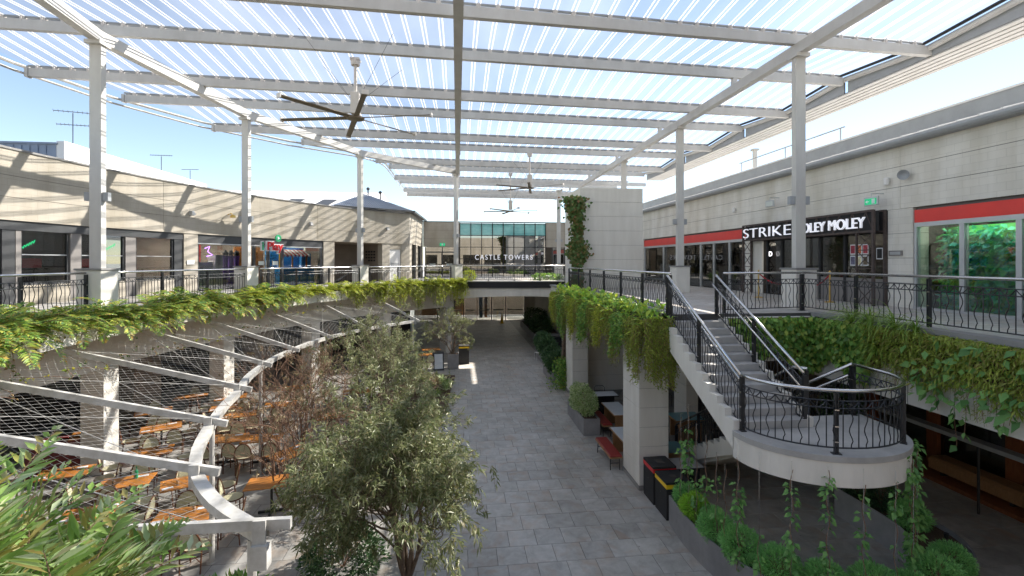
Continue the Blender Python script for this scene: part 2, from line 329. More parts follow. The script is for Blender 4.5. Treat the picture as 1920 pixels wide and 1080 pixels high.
def tag(o, label=None, cat=None, group=None, kind=None):
    if label: o['label'] = label
    if cat: o['category'] = cat
    if group: o['group'] = group
    if kind: o['kind'] = kind
    return o
def thing(name, label, cat, loc=(0, 0, 0), rz=0, group=None):
    return tag(obj(name, None, None, None, loc=loc, rz=rz), label, cat, group)
def copy_tree(o, parent=None):
    c = o.copy(); col.objects.link(c)
    if parent is not None: c.parent = parent
    for ch in list(o.children): copy_tree(ch, c)
    return c
def box(name, m, x0, x1, y0, y1, z0, z1, parent=None, **kw): return MB().box(x0, x1, y0, y1, z0, z1).build(name, m, parent, **kw)
def text(name, body, size, loc, rot, m, parent=None, ext=.02, align='LEFT', **kw):
    cu = bpy.data.curves.new(name, 'FONT'); cu.body = body; cu.size = size; cu.extrude = ext; cu.align_x = align
    for k in ('space_character', 'offset', 'shear'):
        if k in kw: setattr(cu, k, kw.pop(k))
    fit = kw.pop('fit', 0)
    tmp = bpy.data.objects.new(name, cu); col.objects.link(tmp); bpy.context.view_layer.update()
    me = bpy.data.meshes.new_from_object(tmp.evaluated_get(bpy.context.evaluated_depsgraph_get()))
    bpy.data.objects.remove(tmp); me.name = name; me.materials.clear(); me.materials.append(M[m])
    if fit:
        xs = [v.co.x for v in me.vertices]; k = fit/(max(xs)-min(xs))
        for v in me.vertices: v.co.x *= k
    o = bpy.data.objects.new(name, me); col.objects.link(o); o.location = loc; o.rotation_euler = rot
    if parent is not None: o.parent = parent
    return tag(o, **kw)
# arc geometry of the curved (left) side of the court
AC = (14.65, 12.9)
def pol(th, r, z=0): return (AC[0]+r*math.cos(R(th)), AC[1]+r*math.sin(R(th)), z)
def arcbox(mb, t0, t1, r0, r1, z0, z1, step=3.0):
    n = max(1, int(math.ceil(abs(t1-t0)/step))); ts = [t0+(t1-t0)*i/n for i in range(n+1)]
    return mb.prism([pol(t, r1)[:2] for t in ts]+[pol(t, r0)[:2] for t in ts[::-1]], z0, z1)
# ---------------------------------------------------------------- foliage
def leafmesh(name, P, D, U, L, W, m, parent=None, fold=.25, droop=0., **kw):
    """P base points, D directions, U up hints (n,3); L,W lengths and widths (n,). One folded diamond leaf each."""
    P = np.asarray(P, float); D = np.asarray(D, float); U = np.asarray(U, float); n = len(P)
    L = np.broadcast_to(np.asarray(L, float), (n,))[:, None]; W = np.broadcast_to(np.asarray(W, float), (n,))[:, None]
    D = D/(np.linalg.norm(D, axis=1, keepdims=True)+1e-9); S = np.cross(D, U); S /= (np.linalg.norm(S, axis=1, keepdims=True)+1e-9)
    Nn = np.cross(S, D)
    mid = P+D*L*.45; tip = P+D*L-np.array([0, 0, 1])*L*droop
    V = np.stack([P, mid+S*W*.5+Nn*W*fold, tip, mid-S*W*.5+Nn*W*fold, mid], 1).reshape(-1, 3)
    b = (np.arange(n)*5)[:, None]
    F = np.concatenate([b+np.array([[0, 4, 1]]), b+np.array([[4, 2, 1]]), b+np.array([[0, 3, 4]]), b+np.array([[3, 2, 4]])], 1).reshape(-1, 3)
    me = bpy.data.meshes.new(name); me.vertices.add(len(V)); me.vertices.foreach_set('co', V.ravel())
    me.loops.add(F.size); me.loops.foreach_set('vertex_index', F.ravel().astype(np.int32))
    me.polygons.add(len(F)); me.polygons.foreach_set('loop_start', np.arange(0, F.size, 3, dtype=np.int32)); me.polygons.foreach_set('loop_total', np.full(len(F), 3, dtype=np.int32))
    me.update(calc_edges=True); me.validate()
    return obj(name, me, m, parent, **kw)
def rvec(rng, n):
    v = rng.normal(size=(n, 3)); return v/np.linalg.norm(v, axis=1, keepdims=True)
# ================================================================ ground, floors, decks
random.seed(4); rng = np.random.default_rng(4)
box('ground', 'concrete', -900, 900, -900, 1500, -.5, -.05, kind='structure')
box('court_floor', 'grout', -3.05, 5.2, 5, 20.45, -.05, -.012, kind='structure')
court = bpy.data.objects['court_floor']
box('walkway_floor', 'floor', -3.05, 5.2, 20.45, 52, -.05, 0, kind='structure')
box('terrace_floor', 'terrace', -22, -3.05, 0, 52, -.05, .001, kind='structure')
box('arcade_floor', 'grout', 5.2, 13.3, 5, 15.0, -.05, -.012, kind='structure')
arcade = bpy.data.objects['arcade_floor']
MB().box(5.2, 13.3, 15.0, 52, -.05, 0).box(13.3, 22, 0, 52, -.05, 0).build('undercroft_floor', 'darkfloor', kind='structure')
def paver_mesh(w, d, h=.03, g=.0035, b=.004):
    x0, x1, y0, y1 = g, w-g, g, d-g
    mb = MB(); mb.add([(x0, y0, -h), (x1, y0, -h), (x1, y1, -h), (x0, y1, -h), (x0, y0, -b), (x1, y0, -b), (x1, y1, -b), (x0, y1, -b),
                       (x0+b, y0+b, 0), (x1-b, y0+b, 0), (x1-b, y1-b, 0), (x0+b, y1-b, 0)],
                      [(0, 1, 5, 4), (1, 2, 6, 5), (2, 3, 7, 6), (3, 0, 4, 7), (4, 5, 9, 8), (5, 6, 10, 9), (6, 7, 11, 10), (7, 4, 8, 11), (8, 9, 10, 11)])
    return mb.mesh('paver')
pm = {}
def pav(w, d, mname, parent, x, y, z=0):
    k = (round(w, 3), d, mname)
    if k not in pm: pm[k] = paver_mesh(w, d); pm[k].materials.append(M[mname])
    obj('paver', pm[k], None, parent, loc=(x, y, z))
y = 8.33; row = 0; T = .606; cnt = 0
while y < 20.4:
    off = [0, .21, .40, .10, .33, .50][row % 6]
    x = -3.05-off
    while x < 5.19:
        x0 = max(x, -3.05); x1 = min(x+T, 5.2)
        if x1-x0 > .05: pav(x1-x0, T, 'paver', court, x0, y, random.uniform(-.0015, .001)); cnt += 1
        x += T
    y += T; row += 1
y = 6.6; row = 0
M['paver_dk'] = M['darkfloor'].copy()
mdk, ntd, bd = _new('dark_paver'); bd.inputs['Roughness'].default_value = .5
oi = N(ntd, 'ShaderNodeObjectInfo'); gg = N(ntd, 'ShaderNodeNewGeometry')
mu = N(ntd, 'ShaderNodeMixRGB', blend_type='MULTIPLY'); mu.inputs[0].default_value = 1; mu.inputs[2].default_value = (.95, .93, .91, 1)
ntd.links.new(stonecol(ntd, gg.outputs['Position'], oi.outputs['Random']), mu.inputs[1]); ntd.links.new(mu.outputs[0], bd.inputs['Base Color'])
M['paver_dk'] = mdk
while y < 14.9:
    x = 5.2-[0, .6][row % 2]
    while x < 13.25:
        x0 = max(x, 5.2); x1 = min(x+1.2, 13.3)
        if x1-x0 > .05: pav(x1-x0, .6, 'paver_dk', arcade, x0, y)
        x += 1.2
    y += .6; row += 1
# upper walkways
DZ = 4.8
up = MB()
arcbox(up, 200, 126, 24.0, 28.0, 4.35, DZ)
up.build('left_walkway', 'deck', kind='structure')
MB().prism([(5.3, 11.4), (12.7, 11.4), (12.7, 42), (-5.2, 42), (-5.2, 33.5), (.6, 32.6), (4.0, 32.1), (8.6, 32.1), (8.6, 26.4), (5.3, 26.4)], 4.37, DZ+.003).build('upper_walkway', 'deck', kind='structure')
box('near_walkway', 'deck', 9.3, 12.7, -2, 11.398, 4.37, DZ+.003, kind='structure')
box('camera_deck', 'deck', -6, 6, -4, .5, 4.4, DZ, kind='structure')

# ================================================================ left curved building
lb = thing('curved_shop_building', 'long curved cream blockwork building with shopfronts behind the left walkway', 'building', (AC[0], AC[1], DZ))
lb.location = (0, 0, 0)
WR = 28.0
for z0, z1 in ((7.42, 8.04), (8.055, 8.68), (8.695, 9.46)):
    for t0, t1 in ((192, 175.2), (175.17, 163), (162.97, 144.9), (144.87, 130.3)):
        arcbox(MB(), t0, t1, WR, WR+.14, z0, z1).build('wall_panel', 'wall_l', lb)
arcbox(MB(), 192, 130.3, WR+.015, WR+.34, 7.42, 9.455).build('wall_core', 'joint', lb)
arcbox(MB(), 192, 130.35, WR-.04, WR+.4, 9.46, 9.52).build('parapet_cap', 'capgrey', lb)
arcbox(MB(), 192, 130.3, WR-.03, WR+.3, 7.36, 7.417).build('lintel_ledge', 'wall_l', lb)
for t0, t1 in ((161.0, 159.6), (144.0, 142.4), (134.9, 133.68), (131.75, 130.3)):
    arcbox(MB(), t0-.04, t1+.04, WR+.02, WR+.5, DZ, 7.36).build('pier_core', 'joint', lb)
    z = DZ
    while z < 7.3:
        arcbox(MB(), t0, t1, WR, WR+.52, z+.006, min(z+.64, 7.36)).build('pier_block', 'wall_l', lb); z += .64
arcbox(MB(), 133.66, 131.77, WR+.02, WR+.3, 6.98, 7.36).build('wall_panel', 'wall_l', lb)
dd = arcbox(MB(), 133.64, 131.79, WR+.07, WR+.12, DZ+.01, 6.97).build('service_door', 'white', lb)
arcbox(MB(), 133.4, 132.0, WR+.055, WR+.068, 5.75, 6.05).build('door_grille', 'alu', dd)
# first shopfront (dark glass, grey panels)
arcbox(MB(), 192, 161.0, WR+.03, WR+.22, 7.08, 7.36).build('header', 'char', lb)
for t0, t1, m_ in ((174.75, 174.0, 'char'), (170.42, 169.66, 'greypaint'), (166.21, 165.35, 'greypaint'), (161.85, 161.02, 'char'), (173.95, 173.62, 'greypaint')):
    arcbox(MB(), t0, t1, WR+.05, WR+.25, DZ, 7.08).build('jamb_panel', m_, lb)
for t0, t1 in ((173.6, 170.45), (169.63, 166.24), (165.32, 161.88)):
    arcbox(MB(), t0, t1, WR+.04, WR+.3, DZ, 5.4).build('low_wall', 'wall_l', lb)
    w = arcbox(MB(), t0, t1, WR+.14, WR+.15, 5.46, 7.07).build('window', 'glass', lb)
    arcbox(MB(), t0, t1, WR+.1, WR+.22, 5.4, 5.46).build('sill', 'char', w)
    arcbox(MB(), t0, t1, WR+.11, WR+.19, 6.33, 6.36).build('glazing_bar', 'alu', w)
    for e in (t0-.06, t1+.06): arcbox(MB(), e-.05, e+.05, WR+.1, WR+.2, 5.46, 7.07).build('window_frame', 'char', w)
gd = arcbox(MB(), 192, 174.8, WR+.14, WR+.15, DZ+.02, 7.07).build('glass_door', 'glass', lb)
MB().tube([pol(175.15, WR-.02, 5.2), pol(175.15, WR-.02, 6.25)], .025, 8).tube([pol(175.15, WR-.02, 5.5), pol(175.15, WR+.14, 5.5)], .012, 6).tube([pol(175.15, WR-.02, 6.1), pol(175.15, WR+.14, 6.1)], .012, 6).build('door_handle', 'stainless', gd)
# dark rooms behind
rm = MB(); arcbox(rm, 192, 161.2, 33, 33.2, DZ, 7.4); arcbox(rm, 192, 130.3, WR+.31, 33, 7.42, 7.47); arcbox(rm, 192, 130.3, WR+.5, 33, 4.5, DZ)
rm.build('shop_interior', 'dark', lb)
for t in (172.4, 171.2, 168, 164.2): MB().lathe([(.06, 0), (.06, .03)], pol(t, 29.6, 7.3), 8).build('ceiling_light', 'lampwhite', lb)
MB().tube([pol(173, 30, 6.9), pol(171, 30, 6.9)], .015, 5).build('light_strip', 'lampwhite', lb)
for t in (169.0, 165.0): arcbox(MB(), t, t-2.0, 31.2, 31.5, 5.9, 6.25).build('reflected_red_band', 'redpaint', lb)  # red bars put in as the painted reflection of the red fascia opposite
# games shop
arcbox(MB(), 159.58, 144.02, WR+.04, WR+.2, 6.98, 7.36).build('header', 'char', lb)
arcbox(MB(), 159.58, 144.02, WR+.05, WR+.16, 6.93, 6.975).build('header_trim', 'alu', lb)
for t in (159.5, 153.1, 151.35, 149.55, 144.2):
    arcbox(MB(), t+.13, t-.13, WR+.06, WR+.18, DZ, 6.93).build('mullion', 'char', lb)
for t0, t1, nm in ((159.35, 153.25, 'window'), (152.95, 151.5, 'glass_door'), (151.2, 149.7, 'glass_door'), (149.4, 144.35, 'window')):
    w = arcbox(MB(), t0, t1, WR+.11, WR+.12, DZ+.03, 6.93).build(nm, 'glass', lb)
    if nm == 'glass_door':
        tt = t1+.25 if t0 > 152 else t0-.25
        MB().tube([pol(tt, WR+.02, 5.4), pol(tt, WR+.02, 6.2)], .02, 6).build('door_handle', 'stainless', w)
        arcbox(MB(), t0-.4, t1+.4, WR+.10, WR+.108, 5.95, 6.15).build('push_plate', 'pinklight', w)
rm = MB(); arcbox(rm, 160, 144, 31.5, 31.6, DZ, 7.4); rm.build('shop_interior', 'brownwall', lb)
for t in (158.5, 157.2, 150.4, 148.8): MB().lathe([(.07, 0), (.07, .03)], pol(t, 29.6, 7.3), 8).build('ceiling_light', 'lampwhite', lb)
# passage recess and far corner
pr_ = MB(); arcbox(pr_, 142.4, 134.9, 30.6, 30.7, DZ, 7.4); arcbox(pr_, 134.9, 134.6, 28.5, 30.6, DZ, 7.4); arcbox(pr_, 142.7, 142.4, 28.5, 30.6, DZ, 7.4)
pr_.build('passage_wall', 'brownwall', lb)
arcbox(MB(), 142.4, 134.9, WR+.34, 30.6, 7.3, 7.4).build('passage_ceiling', 'brownwall', lb)
MB().tube([pol(141, 28.6, 4.9), pol(137.6, 28.6, 5.9)], .03, 6).tube([pol(141, 28.9, 4.85), pol(137.6, 28.9, 5.7)], .03, 6).tube([pol(137.6, 28.6, 4.8), pol(137.6, 28.6, 5.9), pol(137, 28.6, 5.9)], .03, 6).build('stair_handrail', 'black', lb)
e0 = Vector((-3.46, 34.27, 0)); e1 = Vector((-3.07, 41.5, 0))
def side(y0, y1, z0, z1, m_, nm, x=0, th=.3, parent=lb):
    k = (e1.x-e0.x)/(e1.y-e0.y)
    a0 = (e0.x+k*(y0-e0.y)+x, y0); a1 = (e0.x+k*(y1-e0.y)+x, y1)
    return MB().prism([a0, a1, (a1[0]-th, a1[1]), (a0[0]-th, a0[1])], z0, z1).build(nm, m_, parent)
for z0, z1 in ((7.4, 8.04), (8.055, 8.68), (8.695, 9.62)): side(34.27, 41.49, z0, z1, 'wall_l', 'wall_panel')
side(34.3, 41.45, 7.4, 9.6, 'joint', 'wall_core', -.015, .28)
for y0, y1 in ((34.27, 35.2), (37.6, 38.2), (40.7, 41.49)): side(y0, y1, DZ, 7.39, 'wall_l', 'pier_block')
for y0, y1 in ((35.2, 37.6), (38.2, 40.7)):
    w = side(y0, y1, DZ, 7.39, 'glass', 'window', -.16, .02); side(y0, y0+.1, DZ, 7.39, 'char', 'window_frame', -.12, .1, w); side(y1-.1, y1, DZ, 7.39, 'char', 'window_frame', -.12, .1, w)
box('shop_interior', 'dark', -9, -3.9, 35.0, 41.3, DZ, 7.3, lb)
hr = MB(); A_, B_, C_, D_, E_ = (-7.6, 30.2, 9.56), (-3.15, 34.1, 9.66), (-2.8, 41.6, 9.66), (-12, 41.6, 9.66), (-7.3, 37.6, 11.35)
hr.add([A_, B_, C_, D_, E_, (-9.6, 33.2, 9.56)], [(0, 1, 4), (1, 2, 4), (2, 3, 4), (5, 0, 4), (3, 5, 4)])
hip = hr.build('hip_roof', 'roofmetal', lb)
MB().beam(B_, C_, .14, .14).beam(A_, B_, .1, .1).build('gutter', 'char', hip)
rb = MB()
for i in range(1, 40):
    t = i/40; P0 = Vector(A_).lerp(Vector(B_), t); ap = Vector(E_); k = min(t, 1-t)*2
    top = P0.lerp(Vector(E_), .97) if abs(t-.5) < .01 else P0 + (Vector(E_)-(Vector(A_)+Vector(B_))/2)*k*.97
    rb.tube([P0+Vector((0, 0, .02)), top+Vector((0, 0, .02))], .03, 4)
for i in range(1, 30):
    t = i/30; P0 = Vector(B_).lerp(Vector(C_), t); k = min(t, 1-t)*2
    rb.tube([P0+Vector((0, 0, .02)), P0+(Vector(E_)-(Vector(B_)+Vector(C_))/2)*k*.97+Vector((0, 0, .02))], .03, 4)
rb.build('roof_rib', 'roofmetal', hip, kind='stuff')
for x, y_, z in ((-7.0, 37.9, 11.2), (-6.0, 37.4, 10.85)): MB().tube([(x, y_, z), (x, y_, z+.5)], .06, 6).lathe([(.12, .5), (.14, .62), (.05, .7)], (x, y_, z), 8).build('roof_vent', 'char', hip)
# lower arcade of the curved building
la = thing('lower_curved_arcade', 'cream columned arcade with dark openings under the left walkway', 'arcade')
arcbox(MB(), 200, 127, 24.25, 24.45, 4.02, 4.35).build('edge_beam', 'render', la)
arcbox(MB(), 200, 127, 24.9, 25.3, 3.05, 4.345).build('fascia', 'render', la)
for t in (198.5, 186.7, 174.9, 163.1, 151.3, 139.5, 128.0):
    arcbox(MB(), t+.62, t-.62, 24.85, 25.5, 0, 3.05).build('column', 'render', la)
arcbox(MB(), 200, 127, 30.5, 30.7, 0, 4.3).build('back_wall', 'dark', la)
for t in (189, 177.8, 166, 153.5): arcbox(MB(), t+1.2, t-1.2, 27.2, 28.0, 0, 4.3).build('inner_pier', 'brownwall', la)
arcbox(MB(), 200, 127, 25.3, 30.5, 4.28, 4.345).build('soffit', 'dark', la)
MB().box(-5.4, -5.0, 33.0, 50, 0, 4.3).build('side_wall', 'brownwall', la)

# ================================================================ buildings behind on the left
wb = thing('white_flat_roofed_building', 'white rendered building with blue grey cladding above the left parapet', 'building', (-16.3, 21.3, 0))
box('wall', 'bwhite', 0, .3, 0, 11, 8, 11.05, wb)
box('clad_wall', 'bluecl', -14, -.003, -.01, .3, 8, 10.9, wb)
for i in range(46): box('cladding_rib', 'bluecl', -13.9+i*.3, -13.86+i*.3, -.035, -.012, 8, 10.85, wb)
box('roof_edge', 'bluecl', -14, .05, -.06, .35, 10.9, 10.98, wb); box('flat_roof', 'bwhite', -14, 0, .3, 11, 10.3, 10.5, wb)
for y0, n in ((1.0, 5), (6.0, 4), (7.2, 4)):
    for i in range(n): box('vent_slot', 'char', .3, .31, y0, y0+.8, 9.75+i*.13, 9.81+i*.13, wb)
gb = thing('white_metal_roofed_hall', 'broad white metal roof with dark skylights beyond the curved parapet', 'building', (-10, 44, 0))
MB().add([(-20, -4, 10.2), (4.0, -4, 10.2), (2.5, 4, 12.9), (-20, 4, 12.9), (4.0, 9, 10.2), (-20, 9, 10.2)], [(0, 1, 2, 3), (1, 4, 2), (4, 5, 3, 2)]).build('roof', 'bwhite', gb)
box('wall', 'bwhite', -20, 3.8, -3.9, 8.9, 8, 10.19, gb)
for x in (-8.5, -5.2, -2.4):
    MB().add([(x, -2.2, 10.85), (x+1.3, -2.2, 10.85), (x+1.6, .4, 11.75), (x+.3, .4, 11.75)], [(0, 1, 2, 3)]).build('skylight', 'char', gb)
MB().lathe([(.55, 0), (.6, .5), (.5, .62), (.1, .66)], (-11.2, -1.5, 11.0), 14).build('roof_ventilator', 'bwhite', gb)
def antenna(x, y_, z, h, lab, s=1):
    a = thing('rooftop_antenna', lab, 'antenna', (x, y_, z), .6, 'rooftop television antennas')
    MB().tube([(0, 0, 0), (0, 0, h)], .018, 5).build('mast', 'char', a)
    for k, (zz, L) in enumerate(((h, 1.2*s), (h-.55, 1.0*s))):
        bm = MB().tube([(-L/2, 0, zz), (L/2, 0, zz+.1)], .015, 5)
        for i in range(9): bm.tube([(-L/2+L*i/8, -.22*s, zz+.1*i/8), (-L/2+L*i/8, .22*s, zz+.1*i/8)], .009, 4)
        bm.build('boom', 'char', a)
        if s < .9: break
antenna(-16.2, 22.0, 11.05, 1.35, 'tall two-tier television antenna on the white building at far left')
antenna(-16.2, 28.0, 11.0, .9, 'small television antenna second from left above the parapet', .8)
antenna(-16.3, 31.0, 11.0, .7, 'smallest television antenna beside the round roof ventilator', .7)

# ================================================================ far glazed building
fb = thing('far_entrance_building', 'far flat-roofed building with tall gridded mirror glass front', 'building', (0, 41.5, 0))
for x0, x1 in ((-3.05, .05), (7.7, 16)):
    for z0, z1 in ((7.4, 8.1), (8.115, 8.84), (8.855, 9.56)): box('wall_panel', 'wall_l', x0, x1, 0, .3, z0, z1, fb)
    box('wall_core', 'joint', x0, x1, .015, .28, 7.4, 9.55, fb)
box('roof_edge', 'char', -3.1, 16, -.03, .5, 9.56, 9.62, fb)
x0, dx = .1, .945; zs = (4.8, 5.35, 6.37, 7.39, 8.41, 9.45)
for i in range(8):
    for j in range(5):
        box('pane', 'glass_teal' if j == 4 else 'glass_ct', x0+i*dx+.03, x0+(i+1)*dx-.03, .05, .07, zs[j]+.025, zs[j+1]-.025, fb)
for i in range(9): box('mullion', 'blackmatt', x0+i*dx-.03, x0+i*dx+.03, -.03, .12, 4.8, 9.5, fb)
for z in zs[1:]: box('transom', 'blackmatt', x0, x0+8*dx, -.02, .11, z-.025, z+.025, fb)
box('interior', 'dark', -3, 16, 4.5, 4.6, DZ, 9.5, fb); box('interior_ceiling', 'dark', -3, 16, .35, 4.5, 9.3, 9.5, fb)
box('interior_side', 'brownwall', .2, 7.5, 3.6, 3.7, DZ, 7.2, fb)
for a, b_ in ((-2.9, -1.5), (-1.45, -.1)):
    w = box('glass_door', 'glass_ct', a, b_, .06, .08, DZ, 6.9, fb); box('door_frame', 'char', a, a+.07, 0, .1, DZ, 7.38, w); box('push_plate', 'pinklight', a+.4, a+.9, .03, .055, 5.75, 5.95, w)
box('fanlight', 'glass_ct', -2.9, -.1, .06, .08, 7.0, 7.38, fb); box('transom', 'char', -2.9, -.1, 0, .1, 6.9, 7.0, fb)
for a, b_ in ((8.3, 9.3), (9.4, 10.6)): w = box('window', 'glass_ct', a, b_, .06, .08, DZ, 7.38, fb); box('window_frame', 'char', a-.06, a, 0, .1, DZ, 7.4, w)
# bridge edge between the two sides
br = thing('footbridge_edge', 'pale arched bridge fascia with black band across the far walkway', 'bridge')
def bz(x): return 3.78-.012*(x-3.9)**2 if abs(x-3.9) < 6.2 else 3.3
BX = [-5.0+i*.64 for i in range(20)]
def by(x): return 31.9 if x > 4 else 31.9+(4-x)*.15
for a, b_ in ((0, 6), (6, 11), (11, 15), (15, 19)):
    xs = BX[a:b_+1]; f = MB(); rows = []
    for x in xs:
        g = .006 if x in (xs[0],) else 0
        rows.append([(x+g, by(x), bz(x)), (x+g, by(x), 4.33), (x+g, by(x)+.25, 4.33), (x+g, by(x)+.25, bz(x)), (x+g, by(x), bz(x))])
    f.grid(rows); f.build('fascia_panel', 'render', br)
f = MB(); f.grid([[(x, by(x)-.1, 4.34), (x, by(x)-.1, 4.76), (x, by(x)+.2, 4.76), (x, by(x)+.2, 4.34), (x, by(x)-.1, 4.34)] for x in BX]); f.build('black_band', 'blackmatt', br)
f = MB(); f.grid([[(x, by(x)-.14, 4.765), (x, by(x)-.14, 4.83), (x, by(x)+.25, 4.83), (x, by(x)+.25, 4.765), (x, by(x)-.14, 4.765)] for x in BX]); f.build('coping', 'render', br)
# lower far entrance under the bridge
le = thing('lower_mall_entrance', 'dark glazed mall entrance doors at the far end of the walkway', 'entrance', (0, 49.6, 0))
box('soffit', 'render', -5, 9, -17, 3, 4.2, 4.3, le)
box('back_wall', 'brownwall', -5, 9, 5, 5.2, 0, 4.2, le)
box('lit_shop_wall', 'timber2', -4, .6, 2.6, 2.7, .3, 2.6, le); box('screen', 'blackmatt', -2.9, -.4, 2.5, 2.59, 1.0, 2.2, le)
for x in (-5, -2.2, .5, 1.9, 3.4, 4.9, 6.9): box('mullion', 'char', x-.06, x+.06, -.05, .1, 0, 4.2, le)
for a, b_ in ((-4.9, -2.3), (-2.1, .4), (.6, 1.8), (2.0, 3.3), (3.5, 4.8), (5.0, 6.8)):
    p = box('glass_door', 'glass', a, b_, .02, .03, .05, 4.1, le)
    if a > -2.5: box('safety_strip', 'pinklight', a+.1, b_-.1, -.005, .015, 1.02, 1.14, p)
box('banner', 'purple', 2.1, 2.4, .6, .62, 1.5, 3.9, le); box('teal_panel', 'teal', 2.15, 2.5, .5, .55, .2, 2.6, le); box('orange_panel', 'timber', 2.7, 3.0, .8, .85, .2, 2.8, le)
box('hung_sign', 'pinklight', 4.0, 4.9, -1.2, -1.15, 3.0, 3.45, le)
box('pier', 'render', 6.9, 7.9, -.2, .6, 0, 4.2, le); box('right_wall', 'render', 7.9, 8.1, -14, 0, 0, 4.2, le)

# ================================================================ right building
rb_ = thing('right_shop_building', 'long white blockwork building with red fascia shops on the right walkway', 'building', (12.7, 12, DZ))
rb_.location = (0, 0, 0)
RX = 12.7
for z0, z1 in ((7.66, 8.29), (8.305, 8.88), (8.895, 9.5)):
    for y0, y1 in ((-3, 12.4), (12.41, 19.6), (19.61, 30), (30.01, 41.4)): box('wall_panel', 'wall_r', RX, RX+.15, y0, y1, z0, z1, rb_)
box('wall_core', 'joint', RX+.012, RX+.4, -3, 41.4, 7.66, 9.5, rb_)
for y0, y1 in ((12.02, 12.8), (19.42, 19.84), (31.6, 41.4)):
    z = DZ
    while z < 7.5: box('pier_block', 'wall_r', RX, RX+.5, y0, y1, z+.006, min(z+.71, 7.65), rb_); z += .715
    box('pier_core', 'joint', RX+.012, RX+.48, y0+.01, y1-.01, DZ, 7.65, rb_)
g = MB()
MB().tube([(12.42, -3, 9.55), (12.42, 41.4, 9.55)], .085, 8).build('gutter', 'greysteel', rb_)
MB().add([(12.4, -3, 9.64), (12.4, 41.4, 9.64), (14.8, 41.4, 10.25), (14.8, -3, 10.25)], [(0, 1, 2, 3)]).build('roof_sheet', 'bwhite', rb_)
for i in range(88): MB().beam((12.42, -2.9+i*.5, 9.665), (14.7, -2.9+i*.5, 10.245), .05, .035).build('roof_rib', 'bwhite', rb_)
box('parapet', 'greysteel', 14.8, 15.1, -3, 41.4, 10.0, 10.8, rb_); box('parapet_cap', 'bwhite', 14.75, 15.2, -3, 41.4, 10.8, 10.86, rb_)
box('eave_soffit', 'greysteel', 12.4, 12.7, -3, 41.4, 9.46, 9.49, rb_)
tb = MB().tube([(15.0, 17, 11.4), (15.0, 24, 11.4)], .03, 6)
for y_ in (17.2, 20.4, 23.8): tb.tube([(15, y_, 10.86), (15, y_, 11.4)], .025, 6)
tb.build('roof_guardrail', 'greysteel', rb_)
# red fascia shops
for y0, y1, z0, z1 in ((-3, 12.0, 7.22, 7.575), (19.86, 31.58, 7.16, 7.575)):
    box('red_fascia', 'red', RX+.03, RX+.12, y0, y1, z0, z1, rb_); box('fascia_trim', 'alu', RX+.02, RX+.2, y0, y1, z0-.12, z0-.003, rb_)
    box('fascia_head', 'joint', RX+.1, RX+.3, y0, y1, 7.575, 7.66, rb_)
for y_ in (12.0, 10.74, 9.5, 8.3, 6.8, 5.2, 3): box('mullion', 'alu', RX+.03, RX+.17, y_-.06, y_+.06, DZ+.06, 7.1, rb_)
for a, b_ in ((10.8, 11.94), (9.56, 10.68), (8.36, 9.44), (6.86, 8.24), (5.26, 6.74), (3.06, 5.14)): box('window', 'glass_r', RX+.08, RX+.09, a, b_, DZ+.07, 7.09, rb_)
box('sill', 'alu', RX-.02, RX+.25, 3, 12.0, DZ+.004, DZ+.065, rb_)
for y_ in (19.9, 21.2, 22.6, 23.9, 26, 28.5, 31.5): box('mullion', 'alu', RX+.03, RX+.17, y_-.06, y_+.06, DZ, 7.03, rb_)
ys = (19.9, 21.2, 22.6, 23.9, 26, 28.5, 31.5)
for a, b_ in zip(ys[:-1], ys[1:]): box('window', 'glass', RX+.08, RX+.09, a+.06, b_-.06, DZ+.03, 7.03, rb_)
box('interior', 'dark', 16, 16.2, 3, 41, DZ, 7.6, rb_); box('interior_floor', 'dark', 13.1, 16, 3, 41, 4.5, DZ, rb_); box('interior_ceiling', 'dark', 13.1, 16, -3, 41, 7.6, 7.65, rb_)
box('counter', 'brownwall', 14, 14.6, 21, 30, DZ, 5.8, rb_)
for y_ in (21, 23.2, 25.4): MB().lathe([(.06, 0), (.06, .03)], (14, y_, 7.5), 8).build('ceiling_light', 'lampwhite', rb_)
box('partition', 'dark', 13.1, 16, 12.1, 12.2, DZ, 7.6, rb_); box('partition', 'dark', 13.1, 16, 19.5, 19.6, DZ, 7.6, rb_)
# truss-framed venue front
for a, b_, m_ in ((12.9, 14.4, 'glass'), (14.5, 15.5, 'glass'), (15.6, 16.7, 'glass'), (16.75, 17.5, 'glass'), (17.55, 18.4, 'glass')):
    w = box('window', m_, RX+.08, RX+.09, a, b_, DZ+.05, 7.0, rb_); box('window_frame', 'blackmatt', RX+.03, RX+.16, b_, b_+.09, DZ, 7.05, w)
box('window_frame', 'blackmatt', RX+.03, RX+.16, 12.82, 19.4, 7.0, 7.06, rb_)
box('side_panel', 'render', RX+.03, RX+.1, 18.75, 19.4, DZ, 7.0, rb_); box('low_panel', 'greypaint', RX+.05, RX+.075, 12.9, 16.7, DZ, 5.6, rb_)

# building that closes the court behind the camera
sb = thing('near_end_building', 'cream building closing the near end of the court', 'building', (0, -7, 0))
for i in range(9):
    for z0, z1 in ((4.8, 5.5), (7.4, 8.4), (8.42, 9.4), (9.42, 10.6)): box('wall_panel', 'wall_l', -20+i*4.0, -16.02+i*4.0, -.3, 0, z0, z1, sb)
    box('pier', 'wall_l', -20+i*4.0, -19.2+i*4.0, -.3, .02, 5.5, 7.4, sb); box('window', 'glass', -19.2+i*4.0, -16.02+i*4.0, -.25, -.2, 5.5, 7.4, sb)
box('interior', 'dark', -20, 16, -4, -3.9, 0, 10.5, sb); box('lower_wall', 'brownwall', -20, 16, -.5, -.3, 0, 4.8, sb)
